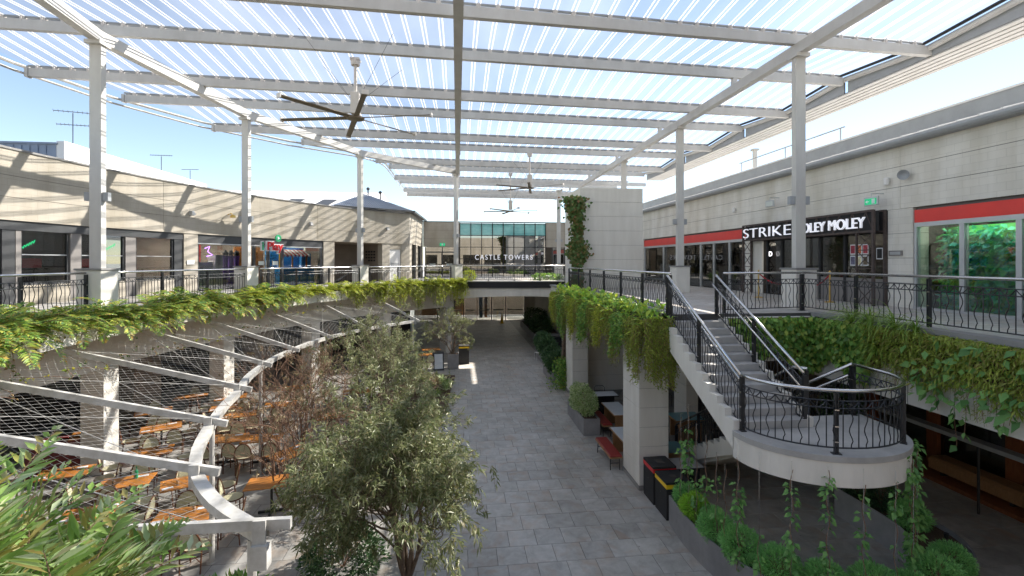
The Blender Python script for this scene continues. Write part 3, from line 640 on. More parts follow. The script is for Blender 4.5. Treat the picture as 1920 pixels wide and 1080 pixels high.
# ---- lower right: undercroft walls, shop and piers
lr = thing('undercroft_shop', 'dark timber-posted shopfront under the right walkway', 'shopfront', (14.4, 11, 0)); lr.location = (0, 0, 0)
box('back_wall', 'brownwall', 15.4, 15.6, -3, 41, 0, 4.37, lr); box('soffit', 'render', 9.3, 15.4, -3, 11.39, 4.3, 4.366, lr); box('soffit', 'render', 5.4, 15.4, 11.41, 26.3, 4.3, 4.366, lr); box('soffit', 'dark', 8.7, 15.4, 26.31, 31, 4.3, 4.366, lr)
for y_ in (6.5, 8.6, 10.7, 12.8, 14.9): box('timber_post', 'redwood', 14.15, 14.4, y_-.16, y_+.16, .1, 4.3, lr)
for y_ in (6.5, 8.6, 10.7, 12.8):
    p = box('window', 'glass', 14.28, 14.3, y_+.16, y_+1.94, .1, 4.3, lr); box('glazing_bar', 'blackmatt', 14.25, 14.33, y_+.16, y_+1.94, 2.7, 2.76, p)
box('plinth', 'redwood', 13.15, 14.5, 5, 15.5, -.01, .1, lr)
box('end_wall', 'brownwall', 8.4, 15.4, 22.3, 22.5, 0, 4.3, lr)
MB().beam((12.5, 7.0, 1.72), (12.5, 12.9, 1.76), .3, .1).build('drinks_ledge', 'greysteel', lr)
ledge = [o for o in lr.children if o.name.startswith('drinks_ledge')][0]
for y_ in (7.6, 10.2, 12.7): MB().tube([(12.55, y_, 0), (12.55, y_, 1.7)], .03, 6).build('ledge_post', 'black', ledge)
# walkway edge beams and piers on the right
eb = thing('right_walkway_edge', 'cream rendered edge beam of the right walkway behind the green wall', 'fascia'); 
box('fascia', 'render', 9.18, 9.3, -2, 11.5, 3.2, 4.72, eb); box('coping', 'capgrey', 9.1, 9.42, -2, 11.5, 4.72, 4.82, eb)
for y_ in (2.5, 4.6, 6.7, 8.8): box('fascia_joint', 'joint', 9.175, 9.179, y_-.006, y_+.006, 3.2, 4.7, eb)
box('fascia', 'render', 6.7, 9.3, 11.28, 11.4, 3.6, 4.72, eb)
box('fascia', 'render', 5.18, 5.3, 11.5, 26.4, 4.0, 4.75, eb); box('coping', 'capgrey', 5.1, 5.42, 11.5, 26.4, 4.75, 4.83, eb)
def block_pier(name, label, x0, x1, y0, y1, z0, z1, h, m_='render', skirt=.12):
    t = thing(name, label, 'pillar', ((x0+x1)/2, (y0+y1)/2, z0)); t.location = (0, 0, 0)
    box('core', 'joint', x0+.015, x1-.015, y0+.015, y1-.015, z0, z1-.01, t)
    z = z0
    if skirt: box('skirting', 'capgrey', x0-.012, x1+.012, y0-.012, y1+.012, z0, z0+skirt, t); z += skirt
    while z < z1-.02:
        box('block', m_, x0, x1, y0, y1, z+.008, min(z+h, z1), t, bevel=.006); z += h
    return t
p1 = block_pier('rendered_pier', 'near cream block pier beside the black and red bins', 4.8, 5.62, 12.25, 13.5, 0, 4.05, .52)
p2 = block_pier('rendered_pier', 'farther cream block pier with small wall light behind the leafy trough', 5.1, 5.82, 21.0, 22.3, 0, 4.05, .52)
MB().box(5.38, 5.5, 20.93, 20.998, 2.4, 2.62).build('wall_light', 'signface', p2, bevel=.01)
p3 = block_pier('rendered_wall', 'taupe recessed wall between the two cream piers', 5.83, 8.3, 22.0, 22.3, 0, 4.25, .72, 'brownwall', 0)
p3['category'] = 'wall'
for q in p3.children:
    if q.name.startswith('block'): q.data.materials[0] = M['render']
block_pier('rendered_pier', 'cream pier behind the dining tables under the stairs', 8.3, 8.75, 16.6, 17.6, 0, 4.25, .72)
bigp = block_pier('lift_tower', 'tall pale square tower clad in stacked panels rising from the walkway', 5.95, 9.2, 23.0, 26.2, 4.8, 9.8, .715, 'render', 0)
box('lower_shaft', 'render', 6.0, 9.15, 23.05, 26.15, 0, 4.36, bigp)

# ================================================================ canopy
cp = thing('glazed_roof_canopy', 'large clear ribbed roof canopy on white steel beams and posts over the court', 'canopy')
LC = [(195.0, 24.3), (177.7, 24.3), (162, 24.3), (144.7, 24.3), (127.8, 24.3)]
lpts = [Vector(pol(195, 24.3, 0)), Vector((-9.6, 13.86, 0)), Vector((-8.63, 20.5, 0)), Vector((-5.43, 27.1, 0)), Vector((-.18, 32.1, 0))]
def column(x, y_, rz, top=12.0, s=.15):
    c = obj('column', MB().box(-s, s, -s*.6, s*.6, 5.95, top).mesh('column'), 'steel', cp, loc=(x, y_, 0), rz=rz, bevel=.008)
    MB().box(-.31, .31, -.31, .31, 4.8, 5.9).build('pedestal', 'render', c, bevel=.01)
    MB().box(-.34, .34, -.34, .34, 5.902, 5.95).build('pedestal_cap', 'capgrey', c)
    MB().box(-s-.05, s+.05, -s-.05, s+.05, 11.9, 12.0).build('cap_plate', 'steel', c)
    for sx in (-1, 1): MB().box(sx*(s+.08)-.07, sx*(s+.08)+.07, -.06, .06, 7.75, 7.98).build('floodlight', 'greysteel', c)
    return c
for (t, r), p in zip(LC[1:], lpts[1:]): column(p.x, p.y, R(t))
for y_ in (5.3, 12.5, 19.8, 26.9): column(9.6, y_, 0)
column(8.2, 38.5, 0); column(15.35, 23.2, 0, 12.0, .1)
def mainbeam(a, b, w=.24, h=.30, z=12.15): MB().beam((a[0], a[1], z), (b[0], b[1], z), w, h).build('main_beam', 'steel', cp)
for a, b in zip(lpts[:-1], lpts[1:]): mainbeam(a, b)
mainbeam((0.02, 3), (lpts[-1].x+.1, 32.0))
for y0, y1 in ((-1, 5.3), (5.3, 12.5), (12.5, 19.8), (19.8, 26.9), (26.9, 36.5)): mainbeam((9.6, y0), (9.6, y1))
EDGE = [(-2, -12.2), (5, -13.6), (10, -14.6), (14, -14.7), (17.2, -14.4), (20.3, -13.6), (23.5, -11.9), (26.8, -9.0), (29.2, -5.9), (30.6, -5.0), (32, -4.75), (47, -4.8)]
def xl(y_):
    for (a, xa), (b, xb) in zip(EDGE[:-1], EDGE[1:]):
        if y_ <= b: return xa+(xb-xa)*(y_-a)/(b-a)
    return -4.8
SK = .05
Y0 = [2.8+3.1*i for i in range(15)]            # beam lines at X = 0: 2.8, 5.9, 9.0, 12.1 ...
low = lambda i: i % 2 == 1                     # 5.9, 12.1, 18.3 ... sit on the main beams, the others on stubs
def solve_left(y0):
    x = -8
    for _ in range(30): x = .5*x+.5*xl(y0+SK*x)
    return x
BL = []
for i, y0 in enumerate(Y0):
    zb = 12.31 if low(i) else 12.55
    xa = solve_left(y0); xb = 15.3 if low(i) else 13.9
    BL.append((xa, xb, y0, zb))
    b = MB().beam((xa+.05, y0+SK*xa, zb+.14), (xb, y0+SK*xb, zb+.14), .16, .28).build('cross_beam', 'steel', cp)
    MB().tube([(xa, y0+SK*xa-.02, zb+.36), (13.8, y0+SK*13.8-.02, zb+.36)], .035, 6).tube([(xa, y0+SK*xa+.09, zb+.345), (13.8, y0+SK*13.8+.09, zb+.345)], .025, 6).build('purlin', 'greysteel', b)
    cl = MB(); x = -14.5
    while x < 13.8:
        if x > xa+.1: cl.box(x-.06, x+.06, y0+SK*x-.06, y0+SK*x+.05, zb+.28, zb+.35).box(x-.02, x+.02, y0+SK*x-.09, y0+SK*x-.06, zb+.24, zb+.38)
        x += .5
    if cl.v: cl.build('clip', 'fanmetal', b, kind='stuff')
    MB().box(xa-.06, xa+.04, y0+SK*xa-.1, y0+SK*xa+.1, zb-.02, zb+.3).build('end_plate', 'steel', b)
    if not low(i):
        for x in (0.02, 9.6): MB().box(x-.08, x+.08, y0+SK*x-.07, y0+SK*x+.07, 12.3, zb).build('stub_post', 'steel', b)
def szz(i): return BL[i][3]+.40
ribm = {}
for i in range(len(Y0)-1):
    xa0, xb0, ya, za = BL[i]; xa1, xb1, yb, zb = BL[i+1]
    z0, z1 = szz(i), szz(i+1); sh = MB()
    n = 8
    rows = []
    for k in range(n+1):
        f = k/n; yy = ya+(yb-ya)*f; zz = z0+(z1-z0)*f
        # left boundary follows the edge curve
        x = -8
        for _ in range(30): x = .5*x+.5*xl(yy+SK*x)
        rows.append([(x, yy+SK*x, zz), (13.85, yy+SK*13.85, zz)])
    sh.grid(rows); s = sh.build('roof_sheet', 'sheet', cp)
    stuff = MB(); x = -14.5; dz = z1-z0; key = round(dz, 2)
    if key not in ribm:
        m_ = MB()
        for o in (-.052, .052):
            m_.add([(o-.020, 0, -.012), (o+.020, 0, -.012), (o+.020, 3.1, dz-.012), (o-.020, 3.1, dz-.012), (o-.008, 0, -.03), (o+.008, 0, -.03), (o+.008, 3.1, dz-.03), (o-.008, 3.1, dz-.03)],
                   [(0, 3, 2, 1), (4, 5, 6, 7), (0, 4, 7, 3), (1, 2, 6, 5)])
        ribm[key] = m_
    me = None
    while x < 13.7:
        y_a = ya+SK*x
        if x > xl(y_a)-.02 and x > xl(y_a+3.1)-.02:
            if 2 <= i <= 6:
                if me is None: me = ribm[key].mesh('rib'); me.materials.append(M['rib'])
                obj('rib', me, None, s, loc=(x, y_a, z0))
            else: stuff.add([(v[0]+x, v[1]+y_a, v[2]+z0) for v in ribm[key].v], ribm[key].f)
        x += .5
    if stuff.v: stuff.build('rib', 'rib', s, kind='stuff')
eg = MB(); ep = [(xl(y_)-.05, y_, 12.62) for y_ in np.arange(2, 46.5, .8)]
eg.tube(ep, .055, 6).tube([(p[0]-.02, p[1], p[2]-.22) for p in ep], .04, 6); eg.build('edge_rail', 'steel_w', cp)
MB().beam((-4.9, 46.0, 12.5), (12, 46.8, 12.5), .2, .3).build('end_beam', 'steel_w', cp)
# right-hand gutter and slatted soffit
for i in range(len(Y0)-1):
    ya, yb = Y0[i]+SK*14, Y0[i+1]+SK*14; za, zb = BL[i][3], BL[i+1][3]
    gx0, gx1 = (14.0, 14.0)
    MB().tube([(13.88, ya, za+.36), (13.88, yb, zb+.36)], .05, 6).build('gutter_rail', 'black', cp)
    MB().tube([(14.0, ya, za+.22), (14.0, yb, zb+.22)], .10, 8).build('gutter', 'steel', cp)
    MB().add([(14.08, ya+.08, 12.30), (14.08, yb-.08, 12.30), (14.08, yb-.08, zb+.2), (14.08, ya+.08, za+.2), (14.13, ya+.08, 12.30), (14.13, yb-.08, 12.30), (14.13, yb-.08, zb+.2), (14.13, ya+.08, za+.2)],
             [(0, 3, 2, 1), (4, 5, 6, 7), (0, 1, 5, 4), (3, 7, 6, 2)]).build('gutter_fascia', 'greysteel', cp)
    for k in range(5): MB().box(14.1+k*.26, 14.30+k*.26, ya-.02, yb-.02+.0, 12.25, 12.29).build('soffit_board', 'steel', cp)
    MB().box(14.1, 15.35, ya, yb-.01, 12.30, 12.31).build('soffit_backing', 'char', cp)
    if i > 8: break
fan_l = [(-3.13, 14.92, 12.31, 10.5, 2.36, 107.6, 'near large six-blade ceiling fan hanging at left under the canopy'),
         (4.14, 27.6, 12.5, 10.45, 2.2, 80, 'six-blade ceiling fan beside the pale tower, middle of the three'),
         (3.7, 34.0, 12.5, 9.75, 1.95, 100, 'farthest ceiling fan, low in front of the sky above the glass front')]
for x, y_, zt, zh, r, a0, lab in fan_l:
    f = thing('ceiling_fan', lab, 'fan', (x, y_, zt), 0, 'large ceiling fans under the canopy')
    h = zt-zh
    MB().box(-.14, .14, -.14, .14, -.06, .0).lathe([(.13, -.2), (.15, -.06)], (0, 0, 0), 10).build('mount', 'fanmetal', f)
    MB().tube([(0, 0, -.2), (0, 0, -h+.75)], .05, 8).build('rod', 'fanmetal', f)
    MB().box(-.13, .13, -.13, .13, -h+.12, -h+.78).build('motor', 'fanmetal', f, bevel=.02)
    MB().lathe([(.05, -.05), (.26, -.03), (.27, .02), (.1, .06)], (0, 0, -h), 18).build('hub', 'fanwood', f)
    for k in range(6):
        bl = MB().add([(.2, -.08, -.015), (r, -.075, .0), (r, .075, .03), (.2, .08, .025), (.2, -.08, .005), (r, -.075, .02), (r, .075, .05), (.2, .08, .045)],
                      [(0, 3, 2, 1), (4, 5, 6, 7), (0, 1, 5, 4), (1, 2, 6, 5), (2, 3, 7, 6), (3, 0, 4, 7)])
        b = bl.build('blade', 'fanwood', f, loc=(0, 0, -h), rz=R(a0+60*k))
        MB().box(r, r+.03, -.09, .09, -.03, .09).build('winglet', 'fanmetal', b)
    wi = MB()
    for k in range(4): wi.tube([(.1*math.cos(k*PI/2+.8), .1*math.sin(k*PI/2+.8), -h+.5), (1.8*math.cos(k*PI/2+.8), 1.8*math.sin(k*PI/2+.8), .25)], .006, 4)
    wi.build('guy_wire', 'char', f)

# ================================================================ railings
_bal = {}
def bal_mesh(kind, h):
    k = (kind, round(h, 2))
    if k not in _bal:
        if kind == 'straight': mb = MB().tube([(0, 0, 0), (0, 0, h)], .009, 6)
        else:
            pts = []
            for i in range(15):
                f = i/14; a = .028*math.sin(f*PI*4)*(1 if .08 < f < .92 else .2); pts.append((a, 0, f*h))
            mb = MB().tube(pts, .009, 5)
        me = mb.mesh('baluster', True); me.materials.append(M['black']); _bal[k] = me
    return _bal[k]
def resample(path, step):
    P = [Vector(p) for p in path]; out = [P[0]]; acc = 0; d = []
    L = [(b-a).length for a, b in zip(P[:-1], P[1:])]; T_ = sum(L); n = max(1, round(T_/step)); res = []
    for k in range(n+1):
        s = T_*k/n; i = 0
        while i < len(L)-1 and s > L[i]+1e-9: s -= L[i]; i += 1
        t = min(1, s/L[i]) if L[i] else 0; p = P[i].lerp(P[i+1], t); res.append((p, (P[i+1]-P[i]).normalized()))
    return res
def railing(label, path, near=True, post=1.9, top=1.03, inner=False, ends=True, sp=.125, group='black balustrades with steel handrails'):
    t = thing('balustrade', label, 'railing', path[0]); t.location = (0, 0, 0); t['group'] = group
    up_ = lambda z: [Vector(p)+Vector((0, 0, z)) for p in path]
    MB().tube(up_(top), .03, 10).build('handrail', 'stainless', t, smooth=True)
    MB().tube(up_(.86), .012, 6).build('upper_bar', 'black', t)
    MB().tube(up_(.74), .012, 6).build('scallop_bar', 'black', t)
    MB().tube(up_(.1), .014, 6).build('bottom_bar', 'black', t)
    if inner: MB().tube([p+Vector((inner, 0, 0)) for p in up_(.80)], .02, 8).build('inner_handrail', 'stainless', t, smooth=True)
    scal = MB()
    S = resample(path, sp)
    slope = (S[-1][0].z-S[0][0].z)/max(.01, (S[-1][0].xy-S[0][0].xy).length)
    join = MB()
    for k, (p, d) in enumerate(S):
        dh = Vector((d.x, d.y, 0)).normalized(); a = math.atan2(dh.y, dh.x)
        kind = 'straight' if k % 2 == 0 else 'wavy'
        if near: obj('baluster', bal_mesh(kind, .76), None, t, loc=(p.x, p.y, p.z+.1), rz=a)
        else: join.tube([(p.x, p.y, p.z+.1), (p.x+(.02*dh.x if k % 2 else 0), p.y+(.02*dh.y if k % 2 else 0), p.z+.45), (p.x, p.y, p.z+.8)], .011, 3)
        if k < len(S)-1 and k % 2 == 0:
            q = S[min(k+2, len(S)-1)][0]; pts = []
            for j in range(7):
                f = j/6; c = p.lerp(q, f); pts.append((c.x, c.y, c.z+.855-.115*math.sin(f*PI)))
            scal.tube(pts, .010, 4)
    if join.v: join.build('baluster', 'black', t, kind='stuff')
    scal.build('scallop', 'black', t, kind='stuff')
    for p, d in resample(path, post):
        a = math.atan2(d.y, d.x)
        o = obj('post', MB().box(-.008, .008, -.035, .035, 0, .99).box(.03, .046, -.035, .035, 0, .99).box(-.05, .09, -.05, .05, 0, .012).mesh('post'), 'black', t, loc=(p.x, p.y, p.z), rz=a+(PI/2 if False else 0))
        if near:
            bt = MB()
            for z in (.2, .45, .72): bt.box(-.014, .052, -.038, -.036, z-.009, z+.009).box(-.014, .052, .036, .038, z-.009, z+.009)
            bt.build('bolt', 'stainless', o)
    return t
def arcpath(t0, t1, r, z, n=8): return [pol(t0+(t1-t0)*i/n, r, z) for i in range(n+1)]
LRAD = 24.3
railing('balustrade at far left before the first white canopy post', arcpath(192, 178.6, LRAD, DZ), True)
railing('balustrade along the left walkway between first and second canopy posts', arcpath(176.8, 162.4, LRAD, DZ), False)
railing('balustrade along the left walkway in front of the games shop', arcpath(160.6, 145.6, LRAD, DZ), False)
railing('balustrade along the left walkway in front of the passage and service door', arcpath(143.8, 128.7, LRAD, DZ), False)
railing('balustrade on the far bridge below the glass front', [(.25, 32.3, 4.83), (4, 31.85, 4.83), (7.2, 31.85, 4.83)], False)
railing('balustrade with widely spaced black posts above the leafy trough', [(5.32, 22.6, DZ), (5.32, 17, DZ), (5.32, 11.5, DZ)], True)
railing('short balustrade between stair head and near right canopy post', [(6.75, 11.5, DZ), (9.2, 11.9, DZ)], True)
railing('long balustrade above the green wall at right', [(9.36, 12.05, DZ), (9.36, 5, DZ), (9.36, 1.5, DZ)], True)
ST = 1.8/3.1
railing('left stair balustrade running down to the rounded landing', [(5.22, 11.45, 4.75), (5.22, 8.3, 3.0-.02)], True, 1.6, inner=.09)
railing('right stair balustrade beside the green wall', [(6.52, 11.45, 4.75), (6.52, 8.35, 3.0-.02)], True, 1.6, inner=-.09)
oc = (6.6, 8.2); oval = [(oc[0]+1.42*math.cos(R(a)), oc[1]+1.18*math.sin(R(a)), 3.0) for a in range(180, 361, 9)]
railing('curved balustrade around the rounded stair landing', [(5.22, 8.28, 3.0)]+oval[1:]+[(8.02, 8.85, 3.0)], True, 1.5)
railing('balustrade on the far side of the lower stair flight', [(8.02, 8.9, 3.0), (8.02, 14.2, 0)], True, 1.7, inner=-.09)
railing('balustrade on the inner side of the lower stair flight', [(6.78, 8.6, 3.0), (6.78, 9.0, 2.95), (6.78, 14.2, 0)], True, 1.7)
# ================================================================ stair
stt = thing('staircase', 'concrete staircase with cream stringers and rounded half landing', 'stairs', (5.2, 8.3, 0)); stt.location = (0, 0, 0)
def flight(x0, x1, ys, zs, ye, ze, n, sgn):
    rise = (zs-ze)/n; go = (ye-ys)/(n-1)
    for i in range(n-1):
        ya = ys+go*i; z = zs-rise*(i+1)
        lo_, hi_ = min(ya, ya+go), max(ya, ya+go)
        MB().box(x0+.005, x1-.005, lo_-(.02 if sgn < 0 else 0), hi_+(.0 if sgn < 0 else .02), z-rise*.98, z).build('step', 'concrete', stt, bevel=.006)
    # sawtooth stringers
    for xa, xb in ((x0-.13, x0), (x1, x1+.13)):
        top = [(ys, zs)]
        for i in range(n-1):
            z = zs-rise*(i+1); top += [(ys+go*i, z+.03), (ys+go*(i+1), z+.03)]
        bot = [(ye, ze-.02 if ze > .5 else 0), (ye-go*1.2 if ze < .5 else ye, ze-.36 if ze > .5 else 0), (ys, zs-.62)]
        poly = top+bot; k = len(poly)
        mb = MB(); mb.add([(xa, y_, z) for y_, z in poly]+[(xb, y_, z) for y_, z in poly], [tuple(range(k)), tuple(range(k, 2*k))[::-1]]+[(i, i+k, (i+1) % k+k, (i+1) % k) for i in range(k)])
        mb.build('stringer', 'render', stt)
    MB().add([(x0, ys, zs-.6), (x1, ys, zs-.6), (x1, ye, ze-.34), (x0, ye, ze-.34), (x0, ys, zs-.22), (x1, ys, zs-.22), (x1, ye, ze-.02), (x0, ye, ze-.02)],
             [(0, 3, 2, 1), (0, 1, 5, 4), (1, 2, 6, 5), (2, 3, 7, 6), (3, 0, 4, 7)]).build('flight_slab', 'render', stt)
flight(5.2, 6.55, 11.42, 4.8, 8.3, 3.0, 12, -1)
flight(6.72, 8.1, 8.9, 3.0, 14.2, 0, 20, 1)
def oval_out(d, y1=8.9): return [(oc[0]+(1.5+d)*math.cos(R(a)), oc[1]+(1.26+d)*math.sin(R(a))) for a in range(180, 361, 6)]
pl = [(5.07, 8.32)]+oval_out(.03)+[(8.16, 8.9), (6.7, 8.9), (6.7, 8.32)]
MB().prism(pl, 2.5, 2.9).build('landing_fascia', 'render', stt)
pl2 = [(5.05, 8.30)]+oval_out(.05)+[(8.18, 8.88), (6.72, 8.88), (6.72, 8.30)]
MB().prism(pl2, 2.903, 3.0).build('landing_slab', 'concrete', stt)
# ================================================================ signs and fittings on the buildings
FX = (PI/2, 0, -PI/2)      # lettering that faces -X
text('centre_sign', 'CASTLE TOWERS', .62, (1.38, 41.34, 6.30), (PI/2, 0, 0), 'litletter', ext=.03, fit=5.05, space_character=1.3, offset=-.004, label='white raised capital letters CASTLE TOWERS on the far glass front', cat='sign')
box('header_panel', 'blackmatt', RX+.02, RX+.1, 12.8, 19.42, 7.065, 7.655, rb_)
hs = thing('truss_sign_frame', 'rusty black truss frame with STRIKE and HOLEY MOLEY letters over the venue doors', 'sign', (12.5, 16, DZ)); hs.location = (0, 0, 0)
box('sign_board', 'blackmatt', 12.42, 12.46, 12.85, 19.4, 7.06, 7.64, hs)
fr = MB()
for y_ in (12.86, 19.38):
    fr.beam((12.28, y_, DZ), (12.28, y_, 7.68), .07, .07).beam((12.66, y_, DZ), (12.66, y_, 7.68), .07, .07)
for z in (7.04, 7.66):
    fr.beam((12.28, 12.86, z), (12.28, 19.38, z), .06, .06).beam((12.66, 12.86, z), (12.66, 19.38, z), .05, .05)
fr.build('chord', 'corten', hs)
for k in range(13):
    y_ = 12.9+k*.5; MB().beam((12.30, y_, 7.05), (12.30, y_+.25, 7.64), .022, .022).beam((12.30, y_+.25, 7.64), (12.30, y_+.5, 7.05), .022, .022).build('lattice', 'corten', hs)
for yb in (12.86, 18.78):
    tw = MB().beam((12.28, yb+.6, DZ), (12.28, yb+.6, 7.04), .05, .05)
    for k in range(4):
        z0, z1 = DZ+k*.56, DZ+(k+1)*.56
        tw.beam((12.28, yb, z0), (12.28, yb+.6, z1), .02, .02).beam((12.28, yb+.6, z0), (12.28, yb, z1), .02, .02).beam((12.28, yb, z1), (12.28, yb+.6, z1), .025, .025)
    tw.build('lattice', 'corten', hs)
text('lettering', 'STRIKE', .58, (12.25, 19.36, 7.13), FX, 'litletter', hs, ext=.02, fit=2.95, offset=-.008)
text('lettering', 'HOLEY', .48, (12.25, 16.1, 7.15), FX, 'litletter', hs, ext=.03, fit=1.36, offset=.0)
text('lettering', 'MOLEY', .48, (12.25, 14.58, 7.16), FX, 'litletter', hs, ext=.03, fit=1.42, offset=.0)
for k in range(6):
    y_ = 14.22-.24*(k % 3); z = 6.36 if k < 3 else 6.0
    p = box('window_poster', 'signface', 12.745, 12.755, y_-.21, y_, z, z+.32, label='%s poster, %s of three in the %s row beside the venue door' % (('dark red', 'orange', 'pink and navy', 'navy striped', 'cream', 'brown')[k], ('left', 'middle', 'right')[k % 3], 'upper' if k < 3 else 'lower'), cat='poster', group='posters on the venue window')
    cm = mat('poster_print', ((.3, .03, .05), (.6, .16, .05), (.5, .06, .08), (.10, .10, .16), (.70, .62, .40), (.16, .12, .07))[k], .6, .5, 18)
    MB().box(12.738, 12.744, y_-.185, y_-.025, z+.03, z+.29).build('print', cm, p)
pf = box('framed_notice', 'signface', 12.745, 12.755, 13.02, 13.24, 6.2, 6.55, label='small white-edged dark notice right of the six posters', cat='notice'); MB().box(12.738, 12.744, 13.045, 13.215, 6.23, 6.52).build('print', 'blackmatt', pf)
text('neon_sign', 'D', .28, (12.62, 18.15, 6.35), FX, 'neon', ext=.01, label='small white neon sign inside the venue doorway', cat='sign')
pq = box('wall_plaque', 'greypaint', 12.66, 12.695, 12.32, 12.74, 6.3, 6.45, label='grey rectangular plaque on the pier right of the truss', cat='plaque'); MB().box(12.655, 12.659, 12.36, 12.7, 6.33, 6.42).build('plate', 'alu', pq)
def exit_sign(y_, z, lit, lab):
    e = thing('exit_sign', lab, 'sign', (12.3, y_, z), 0, 'hanging exit signs')
    MB().tube([(.4, 0, .22), (0, 0, .22)], .015, 6).tube([(0, 0, .22), (0, 0, .1)], .012, 6).build('bracket', 'alu', e)
    MB().box(-.03, .03, -.24, .24, -.14, .12).build('housing', 'alu', e, bevel=.01)
    MB().box(-.22, .22, -.034, -.031, -.11, .07).build('face', 'exitg' if lit else 'pinklight', e) if False else MB().box(-.036, -.031, -.2, .2, -.11, .07).build('face', 'exitg' if lit else 'pinklight', e)
    if lit:
        MB().beam((-.042, .15, -.02), (-.042, .04, -.02), .004, .02).add([(-.042, .17, -.02), (-.042, .1, .03), (-.042, .1, -.07)], [(0, 1, 2)]).build('arrow', 'signface', e)
        MB().box(-.041, -.037, -.15, -.05, -.09, .05).build('running_figure', 'signface', e)
exit_sign(12.95, 7.95, True, 'green exit sign with white arrow above the venue entrance')
exit_sign(17.62, 8.45, False, 'pale hanging sign box left of the near right canopy post')
sp = thing('horn_speaker', 'grey horn loudspeaker on the right wall above the red fascia', 'loudspeaker', (12.55, 12.15, 8.6), R(200))
MB().lathe([(.05, -.2), (.06, -.05), (.11, .03), (.19, .08), (.19, .1), (.05, .0)], (0, 0, 0), 16).build('horn', 'greysteel', sp); sp.scale = (.75, .75, .75); sp.rotation_euler = Vector((-.8, -.55, -.2)).to_track_quat('Z', 'Y').to_euler()
MB().box(-.03, .03, -.03, .03, -.3, -.2).build('bracket', 'greysteel', sp)
for y_, lab in ((12.75, 'small white cylinder light left of the horn loudspeaker'), (20.6, 'small white cylinder light on the right wall left of the pale sign box')):
    w = thing('wall_light', lab, 'lamp', (12.6, y_, 8.5), 0, 'small wall lights'); MB().lathe([(.06, -.1), (.07, -.09), (.07, .1), (.04, .12)], (0, 0, 0), 10).build('body', 'white', w); MB().box(.04, .1, -.02, .02, -.02, .02).build('arm', 'alu', w)
def wall_lamp(th, z, lab, k=0):
    p = Vector(pol(th, 27.98, z)); w = thing('wall_lamp', lab, 'lamp', p, R(th+180), 'lamps on the curved wall')
    if k == 0:
        MB().tube([(0, 0, .05), (.22, 0, .12), (.3, 0, 0)], .02, 6).build('arm', 'brass', w); MB().lathe([(.13, -.1), (.11, 0), (.04, .05)], (.32, 0, 0), 12).build('shade', 'brass', w)
    else:
        MB().box(0, .16, -.06, .06, -.1, .1).build('body', 'greysteel', w); MB().box(.16, .2, -.08, .08, -.08, .02).build('lens', 'white', w)
wall_lamp(156.4, 8.32, 'brass gooseneck lamp on the curved wall above the games shop')
wall_lamp(160.4, 8.25, 'small grey floodlight on the curved wall left of the brass lamp', 1)
wall_lamp(146.0, 8.3, 'pale floodlight on the curved wall above the end pier of the games shop', 1)
wall_lamp(134.2, 8.35, 'dark round camera lamp above the service door', 1)
ip = thing('games_shop_sign', 'white outlined sign reading i Play in green and red with green disc', 'sign', pol(151.6, 27.75, 6.85), R(152-90+180)) 
th = R(152+90)
ipr = (PI/2, 0, 0)
def ptxt(body, size, x, z, m_, ext, off, y): text('lettering', body, size, (x, y, z), ipr, m_, ip, ext=ext, offset=off)
ip.rotation_euler = (0, 0, R(152-90))
ptxt('i Play', .62, -.62, -.12, 'signface', .05, .05, .0); ptxt('i', .62, -.62, -.12, 'green', .03, .012, -.06); ptxt('Play', .62, -.31, -.12, 'orange' if False else 'redpaint', .03, .012, -.06)
dsk = MB(); dsk.tube([(.42, .0, .52), (.42, -.06, .52)], .19, 20); dsk.build('disc', 'green', ip)
MB().add([(.36, -.07, .43), (.36, -.07, .61), (.52, -.07, .52)], [(0, 2, 1)]).build('play_triangle', 'signface', ip)
for k, (t0, t1, r0, r1, z0, z1, m_, nm, lab, cat) in enumerate((
    (149.2, 144.5, 28.5, 28.9, DZ, 5.72, 'blue', 'blue_counter', 'blue ticket counter inside the games shop', 'counter'),
    (145.9, 144.6, 28.75, 28.95, 5.73, 6.6, 'blue', 'display_board', 'upright blue panel at the right end of the games shop', 'panel'),
    (159.2, 156.4, 28.9, 29.3, DZ, 6.1, 'pinklight', 'pale_cabinet', 'pale grey cabinet behind the left games shop window', 'cabinet'),
    (156.3, 155.5, 28.8, 29.3, DZ, 6.45, 'white', 'prize_cabinet', 'white framed prize cabinet in the games shop window', 'cabinet'))):
    arcbox(MB(), t0, t1, r0, r1, z0, z1).build(nm, m_, label=lab, cat=cat)
for k in range(3): 
    c = thing('purple_game_tower', '%s purple game tower in the left games shop window' % ('leftmost', 'middle', 'rightmost')[k], 'game', pol(155.2-k*.62, 28.8, DZ), 0, 'purple game towers')
    MB().lathe([(.12, 0), (.12, 1.5), (.15, 1.55), (.15, 1.62)], (0, 0, 0), 10).build('body', 'purple', c); MB().lathe([(.1, 1.63), (.14, 1.75), (.03, 1.9)], (0, 0, 0), 10).build('dome', 'blackmatt', c)
for t0, t1, z0, z1, m_, lab in ((149.3, 144.4, 5.73, 6.95, 'blue', 'bright blue back panel behind the striped awning'), (153.0, 149.6, DZ, 6.9, 'timber', 'orange back panel behind the games shop doors'), (159.3, 156.6, 6.1, 6.95, 'redpaint', 'red back panel behind the pale cabinet')):
    arcbox(MB(), t0, t1, 29.55, 29.6, z0, z1).build('colour_display', m_, label=lab, cat='panel')
aw = thing('striped_kiosk_awning', 'red and white striped scalloped awning inside the games shop', 'awning', pol(147.3, 28.6, 6.4))
aw.location = (0, 0, 0)
ts = [148.9-(148.9-145.2)*i/14 for i in range(15)]
